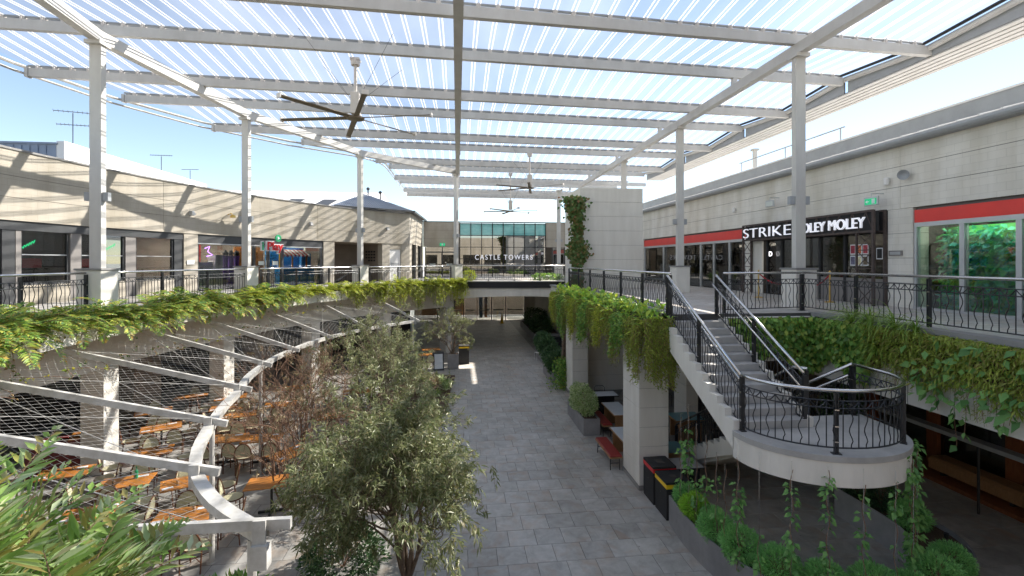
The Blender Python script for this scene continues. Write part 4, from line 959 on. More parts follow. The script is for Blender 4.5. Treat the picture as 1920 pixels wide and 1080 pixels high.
for i in range(14):
    m_ = 'redpaint' if i % 2 == 0 else 'white'
    a, b = ts[i], ts[i+1]; mid = (a+b)/2
    MB().add([pol(a, 29.0, 6.82), pol(b, 29.0, 6.82), pol(b, 28.45, 6.5), pol(mid, 28.42, 6.36), pol(a, 28.45, 6.5)], [(0, 1, 2, 3, 4)]).build('stripe', m_, aw)
for t in (148.85, 147.2, 145.3): MB().tube([pol(t, 28.7, 5.72), pol(t, 28.7, 6.6)], .05, 6).build('post', 'orange' if t > 148 else 'timber', aw)
zz = MB().tube([pol(157.6, 28.7, 6.75), pol(157.1, 28.7, 6.85), pol(157.3, 28.7, 6.6), pol(156.8, 28.7, 6.45), pol(157.4, 28.7, 6.38)], .018, 6)
tag(zz.build('neon_zigzag', 'neonp'), 'purple zigzag neon light in the games shop window', 'neon light')
for t, lab in ((172.9, 'green slanted neon squiggle in the first dark window at far left'), (167.2, 'green slanted neon squiggle beside the first canopy post')):
    g = thing('green_neon', lab, 'neon sign', pol(t, 28.3, 6.55), R(t-90), 'green neon squiggles'); 
    MB().tube([(-.3+.04*k, 0, -.12+.022*k+(.06 if k % 2 else -.03)) for k in range(16)], .012, 5).build('tube', 'neong', g)
wf = thing('wayfinding_lettering', 'black toilet and lift pictograms on the passage side wall', 'sign', pol(134.95, 29.4, 6.3)); wf.location = (0, 0, 0)
for r_ in range(4):
    for k in range(4-r_//3):
        a, b = pol(134.97, 28.75+k*.3, 0), pol(134.97, 28.95+k*.3, 0); MB().prism([a[:2], b[:2], pol(134.99, 28.95+k*.3)[:2], pol(134.99, 28.75+k*.3)[:2]], 6.75-r_*.2, 6.86-r_*.2).build('glyph', 'blackmatt', wf)
ex = thing('door_exit_sign', 'small green exit sign over the far glass doors', 'sign', (-1.4, 41.3, 7.6)); MB().box(-.22, .22, 0, .1, -.12, .12).build('box', 'exitg', ex); MB().box(-.06, .06, -.006, -.001, -.08, .08).build('figure', 'signface', ex)
wl = thing('white_notice', 'small white notice plate on the pier left of the games shop', 'sign', (0, 0, 0)); arcbox(MB(), 160.75, 160.0, 27.96, 27.995, 6.0, 6.18).build('plate', 'white', wl)
arcbox(MB(), 159, 145, 29.2, 30.6, 7.34, 7.37).build('ceiling_panel_light', 'troffer', lb)
for k in range(3): box('ceiling_panel_light', 'troffer', 13.15, 13.5, 4.5+k*2.6, 6.3+k*2.6, 7.4, 7.42, rb_)
box('ceiling_panel_light', 'troffer', 14.0, 14.4, 20.5, 30, 7.5, 7.52, rb_); box('ceiling_panel_light', 'troffer', 14.0, 14.3, 13.5, 18.5, 7.5, 7.52, rb_)
for k in range(4): box('ceiling_panel_light', 'troffer', -4+k*3.0, -2.6+k*3.0, 2.9, 4.3, 4.15, 4.17, le)
box('ceiling_panel_light', 'troffer', .5, 7.2, 2.0, 3.0, 9.2, 9.22, fb)
# interior cross-back chair and table in first window
ic = thing('cross_back_chair', 'pale cross-back chair inside the far left dark window', 'chair', pol(172.1, 29.0, DZ), R(150))
for sx in (-.2, .2):
    MB().beam((sx, .2, 0), (sx, .25, .95), .04, .04).build('leg', 'weave', ic); MB().beam((sx, -.2, 0), (sx, -.2, .46), .04, .04).build('leg', 'weave', ic)
MB().box(-.23, .23, -.22, .24, .44, .48).build('seat', 'weave', ic); MB().beam((-.2, .24, .5), (.2, .25, .92), .03, .02).beam((.2, .24, .5), (-.2, .25, .92), .03, .02).box(-.22, .22, .22, .26, .9, .97).build('backrest', 'weave', ic)

# ================================================================ rope stanchions by the venue
stp = [(11.0, 16.4, 'brass rope post left of the near right canopy post'), (12.0, 15.6, 'brass rope post hidden low beside the near right canopy post'), (12.0, 14.2, 'brass rope post in front of the window posters')]
for x, y_, lab in stp:
    s = thing('rope_stanchion', lab, 'stanchion', (x, y_, DZ+.004), 0, 'brass rope posts')
    MB().lathe([(.16, 0), (.16, .02), (.03, .05)], (0, 0, 0), 16).build('base', 'brass', s); MB().tube([(0, 0, .04), (0, 0, .95)], .025, 8).lathe([(.02, .95), (.045, .98), (.01, 1.03)], (0, 0, 0), 10).build('pole', 'brass', s)
for (a, b, lab) in ((stp[1], stp[2], 'sagging red rope in front of the venue windows'), (stp[0], stp[1], 'sagging red rope left of the near right canopy post')):
    pts = [(a[0]+(b[0]-a[0])*i/12, a[1]+(b[1]-a[1])*i/12, DZ+.9-.38*math.sin(PI*i/12)) for i in range(13)]
    MB().tube(pts, .022, 7).build('barrier_rope', 'rope', label=lab, cat='rope', group='red barrier ropes')

# ================================================================ pergola on the terrace
pg = thing('terrace_pergola', 'white steel pergola with radiating rafters, curved beam and wire net over the dining terrace', 'pergola')
ZR = 3.05
ring = [(-2.25, 5.75), (-3.1, 6.5), (-3.8, 7.4), (-4.3, 8.4), (-4.7, 9.6), (-5.05, 10.9), (-5.28, 12.1), (-5.65, 13.5), (-5.85, 15), (-5.93, 16.3), (-5.85, 17.5), (-5.7, 18.9), (-5.4, 20.2), (-4.95, 21.4), (-4.3, 22.6), (-3.4, 24.0), (-2.3, 25.4)]
def smooth_(p, k=4):
    P = [Vector(q) for q in p]; o = []
    for i in range(len(P)-1):
        a, b, c, d = P[max(i-1, 0)], P[i], P[i+1], P[min(i+2, len(P)-1)]
        for j in range(k):
            t = j/k; o.append(.5*((2*b)+(c-a)*t+(2*a-5*b+4*c-d)*t*t+(3*b-a-3*c+d)*t**3))
    return o+[P[-1]]
ring = [(q.x, q.y) for q in smooth_(ring, 3)]
rows = []
for i, p in enumerate(ring):
    q0 = Vector(ring[max(i-1, 0)]); q1 = Vector(ring[min(i+1, len(ring)-1)]); d = (q1-q0).normalized(); n = Vector((d.y, -d.x)); c = Vector(p)
    a = c+n*.085; b = c-n*.085
    rows.append([(a.x, a.y, ZR-.12), (a.x, a.y, ZR), (b.x, b.y, ZR), (b.x, b.y, ZR-.12), (a.x, a.y, ZR-.12)])
MB().grid(rows).build('ring_beam', 'steel_w', pg)
raf = [((-7.6, 5.7), (-2.25, 5.75)), ((-8.6, 7.4), (-3.8, 7.4)), ((-9.1, 9.55), (-4.7, 9.6)), ((-9.33, 12.13), (-5.28, 12.1)), ((-9.28, 15.1), (-5.87, 14.95)), ((-8.9, 17.7), (-5.85, 17.4)), ((-8.1, 20.7), (-5.4, 20.2)), ((-6.7, 24.0), (-4.3, 22.6)), ((-4.74, 27.2), (-2.3, 25.4))]
UZ = 4.05; ends = []
for i, (u, l) in enumerate(raf):
    u3 = Vector((u[0], u[1], UZ+.06 if i else ZR+.12)); l3 = Vector((l[0], l[1], ZR+.06)); tip = l3+(l3-u3).normalized()*.32
    ends.append((u3, l3)); b = MB().beam(u3, tip, .07, .12).build('rafter', 'steel_w', pg)
    MB().box(l[0]-.07, l[0]+.07, l[1]-.09, l[1]-.06, ZR-.2, ZR+.14).build('cleat', 'steel_w', b)
for x, y_, zb in ((-2.4, 5.85, 0), (-5.0, 10.3, 0), (-5.87, 14.9, 0), (-5.42, 20.1, 0), (-2.4, 25.55, .1)):
    p = MB().tube([(x, y_, zb), (x, y_, ZR-.16)], .05, 10).build('post', 'steel_w', pg); MB().lathe([(.1, 0), (.1, .015)], (x, y_, zb), 10).build('base_plate', 'steel_w', p)
MB().box(-2.33, -2.15, 5.62, 5.76, ZR-.40, ZR-.13).build('junction_box', 'steel_w', pg)
for i in range(len(ends)-1):
    (a0, a1), (b0, b1) = ends[i], ends[i+1]; net = MB(); n = 44; m_ = 22
    for k in range(1, n):
        u = k/n; pts = []
        for j in range(m_+1):
            uu = u+(.5/n if (j+k) % 2 else -.5/n); v = j/m_
            pts.append(a0.lerp(a1, uu).lerp(b0.lerp(b1, uu), v)+Vector((0, 0, -.10-.05*math.sin(PI*v))))
        net.tube(pts, .0019, 3, False)
    net.build('wire_net', 'steel', pg, kind='stuff')
    MB().tube([a0.lerp(a1, .05), b0.lerp(b1, .95)], .006, 5).tube([b0.lerp(b1, .05)-Vector((0, 0, .08)), a0.lerp(a1, .95)-Vector((0, 0, .08))], .006, 5).build('brace_cable', 'steel_w', pg)

# ================================================================ furniture
def bistro_chair():
    t = thing('bistro_chair', 'x', 'chair')
    for sx in (-1, 1):
        MB().tube([(sx*.19, -.19, 0), (sx*.20, -.18, .44)], .014, 6).build('leg', 'bamboo', t)
        MB().tube([(sx*.19, .22, 0), (sx*.20, .19, .45)], .014, 6).build('leg', 'bamboo', t)
    s = MB(); n = 16
    prof = [(.23*math.cos(2*PI*i/n), .22*math.sin(2*PI*i/n)*1.0) for i in range(n)]
    s.prism(prof, .43, .465); s.build('seat', 'weave', t)
    MB().tube([(.235*math.cos(2*PI*i/n), .225*math.sin(2*PI*i/n), .45) for i in range(n+1)], .016, 6).build('seat_frame', 'bamboo', t)
    pts = [(.22*math.cos(a), .20+.08*(.45+.42*math.sin(a)-.45)/.42+.03, .47+.45*math.sin(a)**.8) for a in [PI*i/12 for i in range(13)]]
    MB().tube(pts, .017, 6).build('back_frame', 'bamboo', t)
    bp = MB(); rows = []
    for k in range(6):
        f = k/5*.96; w = .205*math.sqrt(max(0, 1-f*f)); rows.append([(-w, .235+.07*f, .52+.40*f), (0, .25+.07*f, .52+.40*f), (w, .235+.07*f, .52+.40*f)])
    bp.grid(rows); bp.build('back_panel', 'weave', t)
    MB().tube([(-.19, -.18, .2), (.19, .2, .2)], .009, 5).tube([(.19, -.18, .2), (-.19, .2, .2)], .009, 5).build('stretcher', 'bamboo', t)
    return t
def wire_chair():
    t = thing('wire_chair', 'x', 'chair')
    MB().tube([(-.2, -.2, 0), (-.21, -.18, .44), (-.21, .19, .44), (-.22, .25, 0)], .011, 6).build('leg_frame', 'black', t); MB().tube([(.2, -.2, 0), (.21, -.18, .44), (.21, .19, .44), (.22, .25, 0)], .011, 6).build('leg_frame', 'black', t)
    g = MB()
    for k in range(9): x = -.2+.05*k; g.tube([(x, -.2, .45), (x, .2, .44), (x, .26, .62 if abs(k-4) < 4 else .55)], .005, 4)
    g.build('seat', 'black', t); MB().tube([(-.22, .19, .46), (-.22, .25, .72), (-.16, .27, .79), (.16, .27, .79), (.22, .25, .72), (.22, .19, .46)], .011, 6).build('back_hoop', 'black', t)
    g = MB()
    for k in range(7): x = -.15+.05*k; g.tube([(x, .22, .5), (x, .27, .79)], .005, 4)
    g.build('back_wires', 'black', t)
    return t
def timber_table(L=1.1, W=.7):
    t = thing('timber_table', 'x', 'table')
    for k in range(5): MB().box(-L/2, L/2, -W/2+k*W/5+.002, -W/2+(k+1)*W/5-.002, .72, .75).build('board', 'timber', t, bevel=.003)
    MB().lathe([(.03, .05), (.03, .72)], (0, 0, 0), 8).build('column', 'black', t)
    for a in (0, PI/2): MB().beam((-.3*math.cos(a), -.3*math.sin(a), .03), (.3*math.cos(a), .3*math.sin(a), .03), .05, .05).build('foot', 'black', t)
    MB().box(-.25, .25, -.03, .03, .69, .72).build('bearer', 'black', t)
    return t
def place(proto, used, x, y_, rz, label, group):
    o = proto if not used else copy_tree(proto)
    o.location = (x, y_, .004); o.rotation_euler = (0, 0, rz); o['label'] = label; o['group'] = group
    used.append(1); return o
BC, WC, TT = bistro_chair(), wire_chair(), timber_table(); ub, uw, ut = [], [], []
TL = [(-5.8, 10.8, .16, 'nearest the pergola corner', 'snfwe'), (-6.6, 12.45, .5, 'second back from the pergola corner', 'nfew'), (-8.1, 12.6, .25, 'left of the pergola post under the net', 'nfew'),
      (-7.05, 15.35, .1, 'left of the joined pair by the pergola curve', 'nfs'), (-5.95, 15.25, .1, 'right of the joined pair by the pergola curve', 'nfs'), (-4.55, 12.2, .15, 'bare and unset, just outside the curved beam', 'w'),
      (-9.6, 16.6, .5, 'beside the cream column and red counter', 'nfesw'), (-10.9, 18.4, .5, 'behind the cream column', 'nfew'), (-9.0, 20.0, .35, 'far back under the net', 'nfew'), (-10.6, 20.2, .3, 'farthest back at the left', 'fe'),
      (-7.7, 17.7, .3, 'under the far curve of the pergola beam', 'nfesw'), (-4.7, 14.0, .9, 'turned askew beside the twiggy tree', 'nfe'), (-6.7, 18.8, .2, 'behind the twiggy tree', 'nfew'), (-10.0, 13.3, .3, 'half hidden by the pale fern leaves', 'e'),
      (-7.8, 11.1, .3, 'low at left behind the fern leaves', 'nfew'), (-4.4, 17.2, .3, 'between the two leafy trees', 'nf'), (-4.2, 20.3, .2, 'behind the dense middle tree', 'nf'),
      (-2.1, 27.9, .1, 'right of the far pergola post', 'ns'), (-1.7, 29.6, .2, 'farthest, behind the far pergola post', 'n'), (-4.6, 7.3, .2, 'nearest the camera under the leafy bush', 'ne'), (-8.7, 14.5, .4, 'directly right of the cream column under the net', 'nfew'), (-9.4, 11.0, .3, 'leftmost under the net behind the pale fern', 'nf'), (-8.5, 18.6, .3, 'third back behind the joined pair', 'nfe'), (-6.9, 21.2, .3, 'under the far end of the net', 'nf')]
SN = {'n': ('near', (0, -.62), PI), 'f': ('far', (0, .62), 0), 'e': ('right end', (.82, 0), -PI/2), 'w': ('left end', (-.82, 0), PI/2), 's': ('near right', (.42, -.66), PI)}
napk = MB().box(-.11, .11, -.05, .05, 0, .008).mesh('napkin'); napk.materials.append(M['signface'])
gl = MB().lathe([(.028, 0), (.034, .11), (.032, .11), (.026, .006)], (0, 0, 0), 8).mesh('tumbler'); gl.materials.append(glassmat('tumbler_glass', (.9, .92, .93), .1))
for x, y_, rz, d, sides in TL:
    place(TT, ut, x, y_, rz, 'orange timber dining table %s' % d, 'timber dining tables on the terrace')
    for s in sides:
        nm, (ox, oy), ra = SN[s]
        if s == 'n' and 's' in sides: ox = -.3
        ox += random.uniform(-.06, .06); oy += random.uniform(-.05, .08)*(1 if oy >= 0 else -1)
        place(BC, ub, x+ox*math.cos(rz)-oy*math.sin(rz), y_+ox*math.sin(rz)+oy*math.cos(rz), rz+ra+random.uniform(-.2, .2), 'bistro chair, %s side, table %s' % (nm, d), 'rattan bistro chairs')
    if d.startswith('bare') or y_ > 26: continue
    for k, (ox, oy) in enumerate(((-.4, -.2), (.3, .2))):
        c_, s_ = math.cos(rz), math.sin(rz)
        obj('napkin', napk, None, None, 'napkin, %s, table %s' % (('left', 'right')[k], d), 'napkin', 'napkins on the terrace tables', loc=(x+ox*c_-oy*s_, y_+ox*s_+oy*c_, .755), rz=rz+.1)
        obj('tumbler', gl, None, None, 'glass tumbler, %s, table %s' % (('left', 'right')[k], d), 'glass', 'tumblers on the terrace tables', loc=(x+ox*.5*c_-oy*.6*s_, y_+ox*.5*s_+oy*.6*c_, .755))
ct = thing('service_counter', 'dark red service counter with timber top under the net', 'counter', (-11.0, 15.2, 0), .45)
MB().box(-1.1, .7, -.3, .3, 0, 1.02).build('body', mat('maroon', (.12, .012, .014), .5), ct); MB().box(-.2, .75, -.33, .33, 1.022, 1.07).build('top', 'timber', ct); MB().box(.7, .78, -.31, .31, .3, 1.0).build('red_panel', 'redpaint', ct)
bo = thing('sauce_bottle', 'yellow squeeze bottle on the dark red counter', 'bottle', (-10.6, 15.3, 1.08)); MB().lathe([(.04, 0), (.04, .16), (.012, .2), (.008, .28)], (0, 0, 0), 10).build('body', 'yellow', bo)
bo = thing('green_bottle', 'green glass bottle on a terrace table below the counter', 'bottle', (-7.95, 12.75, .756)); MB().lathe([(.037, 0), (.037, .17), (.013, .22), (.013, .29)], (0, 0, 0), 10).build('body', 'green', bo)

# ---- right-hand side dining
def slab_table(name, label, x0, x1, y0, y1, topm, legm='timber2', z=.75):
    t = thing(name, label, 'table', ((x0+x1)/2, (y0+y1)/2, .003)); a, b = (x1-x0)/2, (y1-y0)/2
    MB().box(-a, a, -b, b, z-.04, z-.006).build('edge_band', legm, t, bevel=.004); MB().box(-a+.02, a-.02, -b+.02, b-.02, z-.006, z).build('top', topm, t)
    for s in (-1, 1): MB().box(-a*.75, a*.75, s*(b-.14)-.03, s*(b-.14)+.03, 0, z-.04).build('panel_leg', legm, t)
    return t
slab_table('white_topped_table', 'white topped table half hidden by the near cream pier', 4.86, 5.5, 13.56, 14.98, 'whitetop')
slab_table('white_topped_table', 'white topped table behind the first, beside the red bench', 5.4, 6.1, 16.1, 17.65, 'whitetop')
slab_table('white_topped_table', 'farthest white topped table with wire chairs around it', 5.1, 6.4, 18.45, 19.15, 'whitetop', 'black')
slab_table('teal_topped_table', 'teal topped table with oak sides under the stair', 7.3, 8.4, 15.3, 16.2, 'teal')
slab_table('teal_topped_table', 'teal topped table corner right of the near cream pier', 5.68, 6.5, 12.75, 13.6, 'teal')
slab_table('stone_topped_table', 'mottled stone topped table behind the red bin', 5.6, 6.4, 11.75, 12.45, 'concrete', 'black')
slab_table('oak_table', 'dark oak table with wire chairs at the back of the undercroft', 8.9, 10.0, 18.3, 19.1, 'timber2', 'black')
def bench(label, x0, x1, y0, y1):
    t = thing('red_bench', label, 'bench', ((x0+x1)/2, (y0+y1)/2, .003), 0, 'red padded benches'); a, b = (x1-x0)/2, (y1-y0)/2
    MB().box(-a, a, -b, b, .38, .41).build('board', 'timber2', t); MB().box(-a+.01, a-.01, -b+.01, b-.01, .41, .46).build('cushion', 'redpad', t, bevel=.02)
    for sx in (-1, 1):
        for sy in (-1, 1): MB().tube([(sx*a*.75, sy*b*.85, 0), (sx*a*.7, sy*b*.8, .38)], .014, 6).build('leg', 'black', t)
        MB().tube([(-a*.72, sx*b*.83, .2), (a*.72, sx*b*.83, .2)], .01, 5).build('stretcher', 'black', t)
bench('red padded bench nearest, left of the near cream pier', 4.38, 4.76, 13.42, 14.95); bench('red padded bench behind, between planter box and white table', 4.98, 5.34, 16.05, 17.6)
for i, (x, y_, rz, lab) in enumerate(((5.3, 19.6, 0, 'black wire chair at far left of the farthest white table'), (6.0, 19.6, 0, 'black wire chair at far right of the farthest white table'), (5.4, 18.0, PI, 'black wire chair at near left of the farthest white table'), (6.1, 18.0, PI, 'black wire chair at near right of the farthest white table'),
     (6.7, 17.2, -1.5, 'black wire chair at the right of the middle white table'), (7.5, 16.6, 0, 'black wire chair behind the teal table'), (6.9, 15.6, 1.5, 'black wire chair at the left end of the teal table'), (9.1, 17.9, PI, 'black wire chair before the oak table at left'), (9.8, 17.9, PI, 'black wire chair before the oak table at right'),
     (9.2, 19.5, 0, 'black wire chair beyond the oak table at left'), (9.9, 19.5, 0, 'black wire chair beyond the oak table at right'))):
    place(WC, uw, x, y_, rz, lab, 'black wire chairs')
def wchair(x, y_, rz, lab, m_):
    o = copy_tree(WC); o.location = (x, y_, .004); o.rotation_euler = (0, 0, rz); o['label'] = lab
    for c in o.children: c.data = c.data.copy(); c.data.materials[0] = M[m_]
    return o
wchair(5.15, 26.6, -1.2, 'white metal chair beside the second leafy planter', 'white'); wchair(5.0, 23.0, -1.9, 'white metal chair at the near end of the leafy planters', 'white'); wchair(4.95, 29.3, -1.4, 'farthest white metal chair along the leafy planters', 'white')
wchair(6.2, 33.6, 1.4, 'orange chair at left of the far small table', 'orange'); wchair(7.9, 33.6, -1.4, 'orange chair at right of the far small table', 'orange')
slab_table('small_dark_table', 'small dark table between the two orange chairs', 6.7, 7.4, 33.2, 33.9, 'blackmatt', 'black')
slab_table('round_edge_table', 'small white table at the near end of the leafy planters', 5.5, 6.1, 23.0, 23.7, 'whitetop', 'black')
# bins
def bin_(label, x0, x1, y0, y1, h, band, slot):
    t = thing('litter_bin', label, 'bin', ((x0+x1)/2, (y0+y1)/2, .003)); a, b = (x1-x0)/2, (y1-y0)/2
    MB().box(-a, a, -b, b, 0, h-.16).build('body', 'blackmatt', t, bevel=.008); MB().box(-a-.004, a+.004, -b-.004, b+.004, h-.158, h-.06).build('colour_band', band, t); MB().box(-a-.006, a+.006, -b-.006, b+.006, h-.058, h).build('lid', 'blackmatt', t, bevel=.008)
    if slot: MB().box(-a*.35, a*.35, -b*.4, b*.4, h+.001, h+.004).build('opening', 'dark', t)
    else: MB().lathe([(.09, h+.001), (.09, h+.004)], (0, 0, 0), 16).build('opening', 'dark', t)
    MB().lathe([(.012, 0), (.012, .006)], (-a-.002, 0, .55), 8).build('lock', 'stainless', t)
bin_('black litter bin with red band beside the near cream pier', 4.86, 5.46, 11.46, 12.1, .96, 'redpaint', True); bin_('black recycling bin with yellow band at the planter end', 4.88, 5.48, 10.74, 11.4, .9, 'yellow', False)
bin_('black bin with yellow band beside the grey tree pot', .0, .62, 28.5, 29.1, 1.1, 'yellow', True)
def trough(label, x0, x1, y0, y1, h, m_='planter', name='planter_box'):
    t = thing(name, label, 'planter', ((x0+x1)/2, (y0+y1)/2, .003)); a, b = (x1-x0)/2, (y1-y0)/2; w = .04
    MB().box(-a, a, -b, -b+w, 0, h).box(-a, a, b-w, b, 0, h).box(-a, -a+w, -b+w, b-w, 0, h).box(a-w, a, -b+w, b-w, 0, h).build('wall', m_, t)
    MB().box(-a+w, a-w, -b+w, b-w, .02, h-.06).build('soil', 'soil', t); return t
trough('dark grey planter box holding the cream-edged shrub', 4.36, 4.96, 16.3, 18.75, .58)
trough('dark planter box nearest of the walkway row', 4.66, 5.4, 23.3, 26.0, .55); trough('dark planter box second of the walkway row', 5.0, 5.7, 27.6, 31.0, .55); trough('dark planter box farthest by the entrance', 5.8, 7.8, 36.2, 44.5, .55)
trough('tall grey tapered pot holding the slender tree', -.62, .0, 27.2, 27.85, .85); trough('white pot in the shade by the timber posts', 11.9, 12.3, 13.6, 14.0, .4, 'white', 'plant_pot')
cn = thing('traffic_cone', 'yellow safety cone standing before the far doors', 'cone', (4.26, 46.9, .003)); MB().lathe([(.17, .03), (.06, .85), (.04, .92)], (0, 0, 0), 14).build('cone', 'orange', cn); MB().box(-.2, .2, -.2, .2, 0, .03).build('base', 'orange', cn)
af = thing('pavement_sign', 'white framed pavement sign beside the far pergola post', 'sign', (-1.15, 27.2, .003), .15)
MB().add([(-.3, -.22, 0), (.3, -.22, 0), (.3, -.02, 1.0), (-.3, -.02, 1.0), (-.3, -.25, 0), (.3, -.25, 0), (.3, -.05, 1.0), (-.3, -.05, 1.0)], [(0, 1, 2, 3), (7, 6, 5, 4), (4, 5, 1, 0), (5, 6, 2, 1), (6, 7, 3, 2), (7, 4, 0, 3)]).build('front_board', 'char', af)
MB().add([(-.23, -.236, .1), (.23, -.236, .1), (.23, -.07, .9), (-.23, -.07, .9)], [(0, 1, 2, 3)]).build('poster', 'whitetop', af); MB().beam((-.3, .25, 0), (-.3, 0, 1), .04, .03).beam((.3, .25, 0), (.3, 0, 1), .04, .03).build('rear_frame', 'char', af)
# lower right timber bench
for y0, y1, lab in ((9.95, 12.25, 'long orange timber bench along the shaded shopfront'), (6.6, 9.93, 'nearer timber bench at the right edge along the shaded shopfront')):
    t = thing('timber_bench', lab, 'bench', (13.72, (y0+y1)/2, .1), 0, 'timber benches by the shaded shopfront'); b = (y1-y0)/2
    rows = [[(x, yy, z) for x, z in ((-.28, .12), (-.28, .38), (-.2, .44), (.26, .44), (.26, .12), (-.28, .12))] for yy in (-b, b)]
    MB().grid(rows).add([rows[0][i] for i in range(5)], [(0, 1, 2, 3, 4)]).build('seat', 'timber2', t)
    for s in (-1, 1): MB().box(-.2, .2, s*(b-.3)-.03, s*(b-.3)+.03, 0, .12).build('foot', 'black', t)
# curved planter round the stair foot
cpn = thing('curved_stair_planter', 'curved dark grey planter ringing the stair landing', 'planter'); 
OUT = [(4.9, 10.66), (4.84, 9.8), (4.9, 8.9), (5.06, 8.25), (5.3, 7.72), (5.75, 7.2), (6.4, 6.85), (7.2, 6.72), (8.0, 6.8), (8.7, 7.08), (9.3, 7.55), (9.75, 8.05), (9.98, 8.6), (10.0, 9.4), (9.95, 10.6)]
INN = [(5.5, 10.66), (5.46, 9.8), (5.52, 9.05), (5.68, 8.55), (5.95, 8.1), (6.3, 7.75), (6.75, 7.5), (7.25, 7.42), (7.75, 7.48), (8.2, 7.7), (8.6, 8.05), (8.9, 8.5), (9.08, 9.0), (9.1, 9.7), (9.08, 10.6)]
OS, IS = smooth_(OUT), smooth_(INN)
def wallstrip(P, h, w, cen):
    rows = []
    for i, p in enumerate(P):
        d = (P[min(i+1, len(P)-1)]-P[max(i-1, 0)]).normalized(); n = Vector((-d.y, d.x))*w
        rows.append([(p.x, p.y, 0), (p.x, p.y, h), (p.x+n.x, p.y+n.y, h), (p.x+n.x, p.y+n.y, 0)])
    return MB().grid(rows)
wallstrip(OS, .65, .03, 1).build('outer_wall', 'planter', cpn); wallstrip(IS, .65, -.03, -1).build('inner_wall', 'concrete', cpn)
MB().grid([[(a.x, a.y, .55), (b.x, b.y, .55)] for a, b in zip(OS, IS)]).build('mulch', 'soil', cpn)
MB().quad((4.9, 10.66, 0), (5.5, 10.66, 0), (5.5, 10.66, .65), (4.9, 10.66, .65)).build('end_plate', 'planter', cpn)
for x, y_, lab in ((5.15, 10.1, 'small black garden spotlight at the bin end of the curved planter'), (9.55, 8.35, 'small black garden spotlight on the bare mulch at right')):
    s = thing('garden_spotlight', lab, 'lamp', (x, y_, .55), 0, 'garden spotlights'); MB().tube([(0, 0, 0), (0, 0, .1), (-.04, -.04, .16)], .012, 5).build('stake', 'black', s); MB().lathe([(.035, 0), (.045, .1)], (-.04, -.04, .15), 10).build('head', 'black', s)
# ================================================================ planting
rng = np.random.default_rng(11)
class LF:
    """collects leaves for one plant"""
    def __init__(s): s.P = []; s.D = []; s.U = []; s.L = []; s.W = []
    def add(s, P, D, U, L, W):
        P = np.atleast_2d(P); n = len(P)
        s.P.append(P); s.D.append(np.broadcast_to(np.atleast_2d(D), (n, 3))); s.U.append(np.broadcast_to(np.atleast_2d(U), (n, 3)))
        s.L.append(np.broadcast_to(np.asarray(L, float), (n,))); s.W.append(np.broadcast_to(np.asarray(W, float), (n,)))
    def build(s, name, m, parent=None, droop=.1, fold=.2, **kw):
        return leafmesh(name, np.concatenate(s.P), np.concatenate(s.D), np.concatenate(s.U), np.concatenate(s.L), np.concatenate(s.W), m, parent, fold, droop, **kw)
def frond(lf, stem, base, az, length, el, curl, npair, llen, lw, r=.006, vee=.25):
    """pinnate frond: arching stem with leaflets on both sides"""
    pts = []; p = np.array(base, float); e = el
    for i in range(9):
        pts.append(p.copy()); d = np.array([math.cos(az)*math.cos(e), math.sin(az)*math.cos(e), math.sin(e)]); p = p+d*length/8; e -= curl/8
    stem.tube(pts, [r*(1-.8*i/8) for i in range(9)], 4, False)
    A = np.array(pts); f = np.linspace(.18, .99, npair); idx = f*8; i0 = np.minimum(idx.astype(int), 7); t = (idx-i0)[:, None]
    P = A[i0]*(1-t)+A[i0+1]*t; T = A[i0+1]-A[i0]; T /= np.linalg.norm(T, axis=1, keepdims=True)
    S = np.cross(T, [0, 0, 1.]); S /= (np.linalg.norm(S, axis=1, keepdims=True)+1e-6); Up = np.cross(S, T)
    ll = llen*np.sin(np.clip(f*1.02, 0, 1)*PI*.86+.25)
    for s in (-1, 1):
        D = S*s*1.0+T*.65+Up*vee+rng.normal(size=P.shape)*.09
        lf.add(P, D, Up+rng.normal(size=P.shape)*.15, np.maximum(ll, .03)*rng.uniform(.85, 1.1, npair), lw)
def fern_proto(name, leafm, n, length, llen, lw, npair, el=(.1, 1.1), curl=1.3, seed=0, hang=None):
    t = thing(name, 'x', 'fern'); lf = LF(); st = MB()
    for i in range(n):
        az = 2*PI*i/n+rng.uniform(-.3, .3); frond(lf, st, rng.normal(size=3)*.03, az, length*rng.uniform(.7, 1.1), rng.uniform(*el), curl*rng.uniform(.7, 1.3), npair, llen, lw)
    st.build('stems', 'twig', t); lf.build('fronds', leafm, t, droop=.12)
    return t
W1 = 'one two three four five six seven eight nine ten eleven twelve thirteen fourteen fifteen sixteen seventeen eighteen nineteen'.split()
O1 = 'first second third fourth fifth sixth seventh eighth ninth tenth eleventh twelfth thirteenth fourteenth fifteenth sixteenth seventeenth eighteenth nineteenth'.split()
def ordinal(i):
    i += 1
    if i < 20: return O1[i-1]
    t, u = divmod(i, 10); tens = {2: 'twent', 3: 'thirt', 4: 'fort', 5: 'fift', 6: 'sixt'}[t]
    return tens+'ieth' if u == 0 else tens+'y-'+O1[u-1]
def scatter(protos, spots, label, group):
    used = set()
    for i, (x, y_, z, s) in enumerate(spots):
        k = i % len(protos); o = protos[k] if k not in used else copy_tree(protos[k]); used.add(k)
        o.location = (x, y_, z); o.rotation_euler = (rng.uniform(-.12, .12), rng.uniform(-.12, .12), rng.uniform(0, 6.28)); o.scale = (s, s, s*rng.uniform(.9, 1.15)); o['label'] = label(i) if callable(label) else label; o['group'] = group
tr = thing('walkway_planter', 'cream planter trough along the curved left walkway edge', 'planter'); arcbox(MB(), 200, 127, 23.45, 23.98, 4.22, 4.68).build('trough', 'render', tr); arcbox(MB(), 200, 127, 23.5, 23.93, 4.681, 4.7).build('soil', 'soil', tr)
